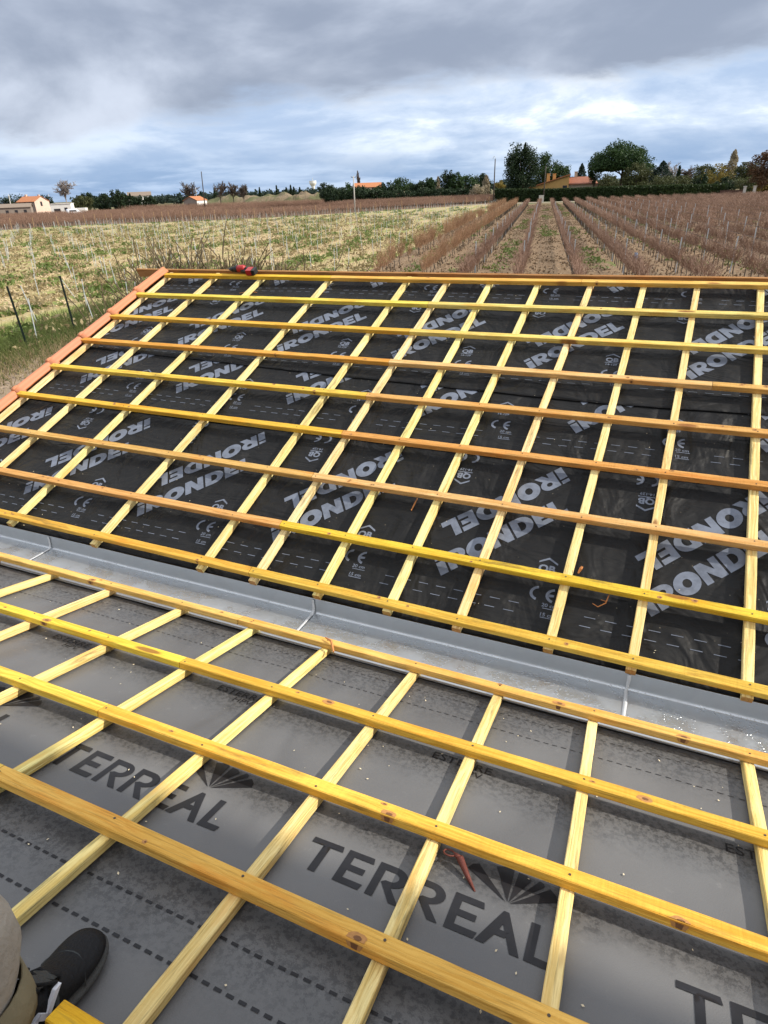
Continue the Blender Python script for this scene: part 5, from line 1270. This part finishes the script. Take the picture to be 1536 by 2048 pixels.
tree('fir_tree', 1161, 235, 34, 327, .05, 'cone', L_BLUE, 'bluish fir behind the brown wing of the villa', n=1500)
tree('willow_shrub', 1272, 198, 50, 327, .05, 'round', L_OLIVE, 'olive yellow weeping shrub in front of the stone pine', 'shrub', n=2600)
tree('leafy_shrub', 1215, 225, 44, 346, .0, 'round', L_OLIVE, 'olive shrub behind the hedge left of the stone pine trunk', 'shrub', n=1300)
tree('cedar_tree', 1322, 210, 60, 322, .05, 'cone', L_BLUE, 'dark bluish cedar right of the stone pine', n=1900)
tree('cedar_tree', 1302, 214, 40, 330, .0, 'round', L_BLUE, 'dark bluish bushy cedar touching the stone pine on the right', n=1500)
tree('leafy_shrub', 1325, 196, 50, 350, .0, 'round', L_OLIVE, 'rounded olive shrub just above the hedge', 'shrub', n=1400)
tree('leafy_shrub', 1362, 215, 40, 352, .0, 'round', L_OLIVE, 'olive green shrub behind the hedge, right of the cedar', 'shrub', n=1200)
tree('leafy_shrub', 1404, 200, 28, 350, .0, 'round', L_DARK, 'small dark round bush above the right part of the hedge', 'shrub', n=1000)
tree('leafy_shrub', 1455, 203, 36, 353, .0, 'round', L_DARK, 'dark round bush above the right end of the hedge', 'shrub', n=1100)
tree('cypress_tree', 1356, 260, 7, 331, .05, 'column', L_DARK, 'thin dark cypress on the right skyline', n=500)
bare(1378, 300, 60, 330, 'bare brown tree on the skyline right of the thin cypress', L_BROWNT, 21, False, None, .2)
bare(1338, 290, 44, 322, 'pale bare tree behind the bluish cedar', L_TWIG, 27, False, None, .2)
tree('broadleaf_tree', 1404, 290, 40, 330, .1, 'round', L_OLIVE, 'dull green round tree on the right skyline', n=1300)
tree('broadleaf_tree', 1437, 270, 50, 329, .1, 'round', L_GOLD, 'golden yellow tree left of the tall pale poplar', n=1300, dens=.8)
tree('poplar_tree', 1461, 270, 15, 300, .1, 'column', L_TAN, 'tall narrow pale poplar on the right skyline', n=1300)
tree('broadleaf_tree', 1493, 215, 50, 326, .05, 'round', L_OLIVE, 'round olive tree right of the pale poplar', n=2300)
tree('broadleaf_tree', 1528, 180, 52, 303, .25, 'round', L_RUST, 'rust brown autumn tree at the right edge', n=2000)
tree('leafy_shrub', 1505, 190, 52, 350, .0, 'round', L_OLIVE, 'olive bush behind the stone gateposts', 'shrub', n=1400)
tree('leafy_shrub', 1532, 182, 30, 362, .0, 'round', L_GOLD, 'yellow green bush at the right edge under the rust tree', 'shrub', n=900)
# -- middle line of dark pines
mids = [(664, 235, 40, 368, 'round', L_DARK, 'dark round evergreen at the left end of the middle tree belt'), (694, 240, 34, 366, 'round', L_PINE, 'dark evergreen left of the concrete pole in the tree belt'), (722, 236, 34, 372, 'round', L_DARK, 'low dark evergreen right of the concrete pole, below the bungalow roof'), (748, 238, 30, 373, 'round', L_PINE, 'low green evergreen below the bungalow gable'),
        (772, 240, 34, 366, 'round', L_DARK, 'dark evergreen just right of the bungalow'), (803, 250, 62, 355, 'umbrella', L_PINE, 'broad flat-topped pine right of the bungalow'), (838, 242, 34, 362, 'round', L_DARK, 'dark evergreen in the middle of the tree belt'), (862, 244, 30, 356, 'round', L_PINE, 'tall rounded pine in the middle of the tree belt'),
        (893, 240, 26, 341, 'round', L_DARK, 'tallest narrow dark tree of the middle belt'), (912, 238, 28, 346, 'round', L_PINE, 'dark forked tree right of the tallest in the belt'), (936, 244, 44, 349, 'round', L_PINE, 'wide rounded pine near the right of the tree belt'), (962, 248, 36, 348, 'round', L_DARK, 'dark pine behind the tan poplars'), (650, 300, 26, 366, 'round', L_DARK, 'small distant evergreen left of the tree belt')]
for px, d_, w_, tp, kd, lf, lb in mids: tree('pine_tree', px, d_, w_, tp, .0, kd, lf, lb, n=1500, size=.5, group='middle belt of evergreens')
for px in (680, 709, 735, 760, 788, 820, 850, 876, 905, 925, 950): tree('evergreen_bush', px, 226, 40, 376+rnd.uniform(-2, 3), .0, 'round', L_DARK, 'low dark bush in the front of the middle tree belt', 'bush', n=800, size=.5, group='low bushes of the middle belt')
tree('poplar_tree', 972, 225, 14, 350, .05, 'column', L_TAN, 'tan narrow poplar left of the curved-top pole', n=700); tree('leafy_shrub', 955, 220, 30, 370, .0, 'round', L_TAN, 'tan dry shrub left of the curved-top pole', 'shrub', n=700)
tree('leafy_shrub', 1001, 222, 22, 362, .0, 'round', L_GOLD, 'bright yellow shrub right of the curved-top pole', 'shrub', n=700)
tree('poplar_tree', 876, 262, 8, 353, .05, 'column', L_TAN, 'thin tan poplar in the middle belt', n=500)
bare(719, 340, 14, 340, 'reddish bare poplar behind the bungalow', L_BROWNT, 31, True, None, .1)
# -- left
bare(133, 330, 44, 357, 'tall pale bare tree right of the white shed', L_TWIG, 33, False, None, .38)
for q, (px, w_, tp) in enumerate(((385, 36, 362), (440, 32, 361), (466, 34, 363), (487, 26, 367))): bare(px, 330, w_, tp, ['bare brown tree behind the cottage', 'bare brown tree right of the dark pole', 'second bare brown tree right of the dark pole', 'third and lowest bare brown tree right of the dark pole'][q], L_BROWNT, 40+q, False, None, .25)
lefts = [(34, 385, 44, 386, 'dark tree behind the pink farmhouse'), (92, 385, 24, 388, 'dark tree right of the pink gable'), (6, 385, 30, 396, 'dark tree at the left edge behind the farm'), (178, 345, 26, 384, 'dark evergreen right of the pale bare tree'), (164, 335, 34, 392, 'olive bush below the pale bare tree'), (207, 290, 30, 388, 'dark low evergreen in the left tree belt'), (236, 285, 26, 378, 'tall round dark tree in the left tree belt'), (262, 330, 26, 392, 'dark bush left of the distant villa'), (276, 320, 20, 391, 'dark bush below the distant villa'), (297, 330, 24, 391, 'dark bush right of the distant villa')]
for q, (px, d_, w_, tp, lb) in enumerate(lefts): tree('evergreen_tree', px, d_, w_, tp, .0, 'round', L_OLIVE if q == 4 else L_DARK, lb, n=900, size=.6, group='left tree belt')
for px, tp in ((252, 386), (261, 387)): tree('cypress_tree', px, 300, 5, tp, .0, 'column', L_DARK, 'thin dark cypress in the left tree belt, '+('left' if px < 256 else 'right')+' of a pair', n=300, size=.5)
# far skyline, too far to tell its trees apart
C = []
for q in range(330):
    px = RG.uniform(150, 660); d_ = RG.uniform(480, 620); c = at(px, d_); h = hgt(px, 393-(px-300)*.036-RG.uniform(-3, 6.5), d_); h = max(2.5, h)
    w_ = RG.uniform(4, 9); C.append(blob((c.x, c.y, h*.5), (w_*.5, w_*.5, h*.5), 70, 1., .3, 6, .5))
for q in range(300):
    px = RG.uniform(980, 1560); d_ = RG.uniform(400, 560); c = at(px, d_); h = max(2.5, hgt(px, 352-(px-1300)*.035-RG.uniform(-5, 3), d_)); w_ = RG.uniform(5, 9); C.append(blob((c.x, c.y, h*.5), (w_*.5, w_*.5, h*.5), 60, 1., .3, 6, .5))
V, Fq = leafquads(np.concatenate(C), 1.25, .1, 1.4); tag(link('distant_woodland', arr_mesh('distant_woodland', V, Fq), None, L_BLUE), kind='stuff')
for q, (px, tp) in enumerate(((471, 370), (493, 372), (520, 375), (554, 371), (573, 375), (582, 370), (588, 374), (600, 375), (430, 376))): tree('cypress_tree', px, 450, 7, tp, .0, 'cone', L_DARK, 'small pointed dark conifer on the distant left skyline', n=260, size=.9, group='pointed conifers on the left skyline')
# -- the clipped hedge and gate
hr = empty('clipped_hedge', (0, 0, 0)); tag(hr, 'long dark clipped hedge in front of the villa', 'hedge')
hp = [at(990, 196), at(1100, 188), at(1230, 180), at(1350, 184), at(1458, 192)]; C = []; top = [(990, 379), (1100, 379), (1230, 374), (1350, 371), (1458, 369)]
core = MB()
for q in range(4):
    a, b_ = hp[q], hp[q+1]; za = hgt(*top[q], Vector((a.x, a.y)).length); zb = hgt(*top[q+1], Vector((b_.x, b_.y)).length); n = int((b_-a).length*230)
    t = RG.uniform(0, 1, n); fz = RG.uniform(0, 1, n); side = RG.uniform(-1, 1, n); ontop = RG.uniform(size=n) < .3
    nrm = Vector((a.x, a.y, 0)).normalized()
    fz = np.where(ontop, RG.uniform(.95, 1.05, n), fz); dep = np.where(ontop, side*.9, np.where(RG.uniform(size=n) < .8, -.95+RG.normal(size=n)*.12, .95))
    x = a.x+(b_.x-a.x)*t+nrm.x*dep; y = a.y+(b_.y-a.y)*t+nrm.y*dep; z = (za+(zb-za)*t)*fz
    C.append(np.stack([x, y, z], 1))
    core.loft([[(p.x-nrm.x*.8, p.y-nrm.y*.8, 0), (p.x+nrm.x*.8, p.y+nrm.y*.8, 0), (p.x+nrm.x*.8, p.y+nrm.y*.8, zz*.97), (p.x-nrm.x*.8, p.y-nrm.y*.8, zz*.97)] for p, zz in ((a, za), (b_, zb))])
V, Fq = leafquads(np.concatenate(C), .34, .0, 1.4); link('foliage', arr_mesh('foliage', V, Fq), hr, L_HEDGE); core.build('inner_branches', L_HEDGE, hr)
for px, lb in ((1495, 'pale stone gatepost right of the hedge end, left one of the pair'), (1515, 'pale stone gatepost right of the hedge end, right one of the pair')):
    c = at(px, 178); mb = MB(); mb.box(-.28, .28, -.28, .28, 0, 2.0); mb.box(-.36, .36, -.36, .36, 2.001, 2.15); o = mb.build('gatepost', CONC, None); o.location = (c.x, c.y, 0); tag(o, lb, 'gatepost', 'stone gateposts')
c = at(1475, 182); mb = MB(); mb.box(-3.0, 2.2, -.04, .04, .2, 1.35)
for q in range(8): mb.box(-3+q*.7, -2.93+q*.7, -.06, -.041, .1, 1.5)
o = mb.build('garden_fence', plain('brown_fence_wood', (.10, .055, .04), .85), None); o.location = (c.x, c.y, 0); o.rotation_euler = (0, 0, facing(1475, 182)); tag(o, 'low brown board fence between the hedge end and the gateposts', 'fence')
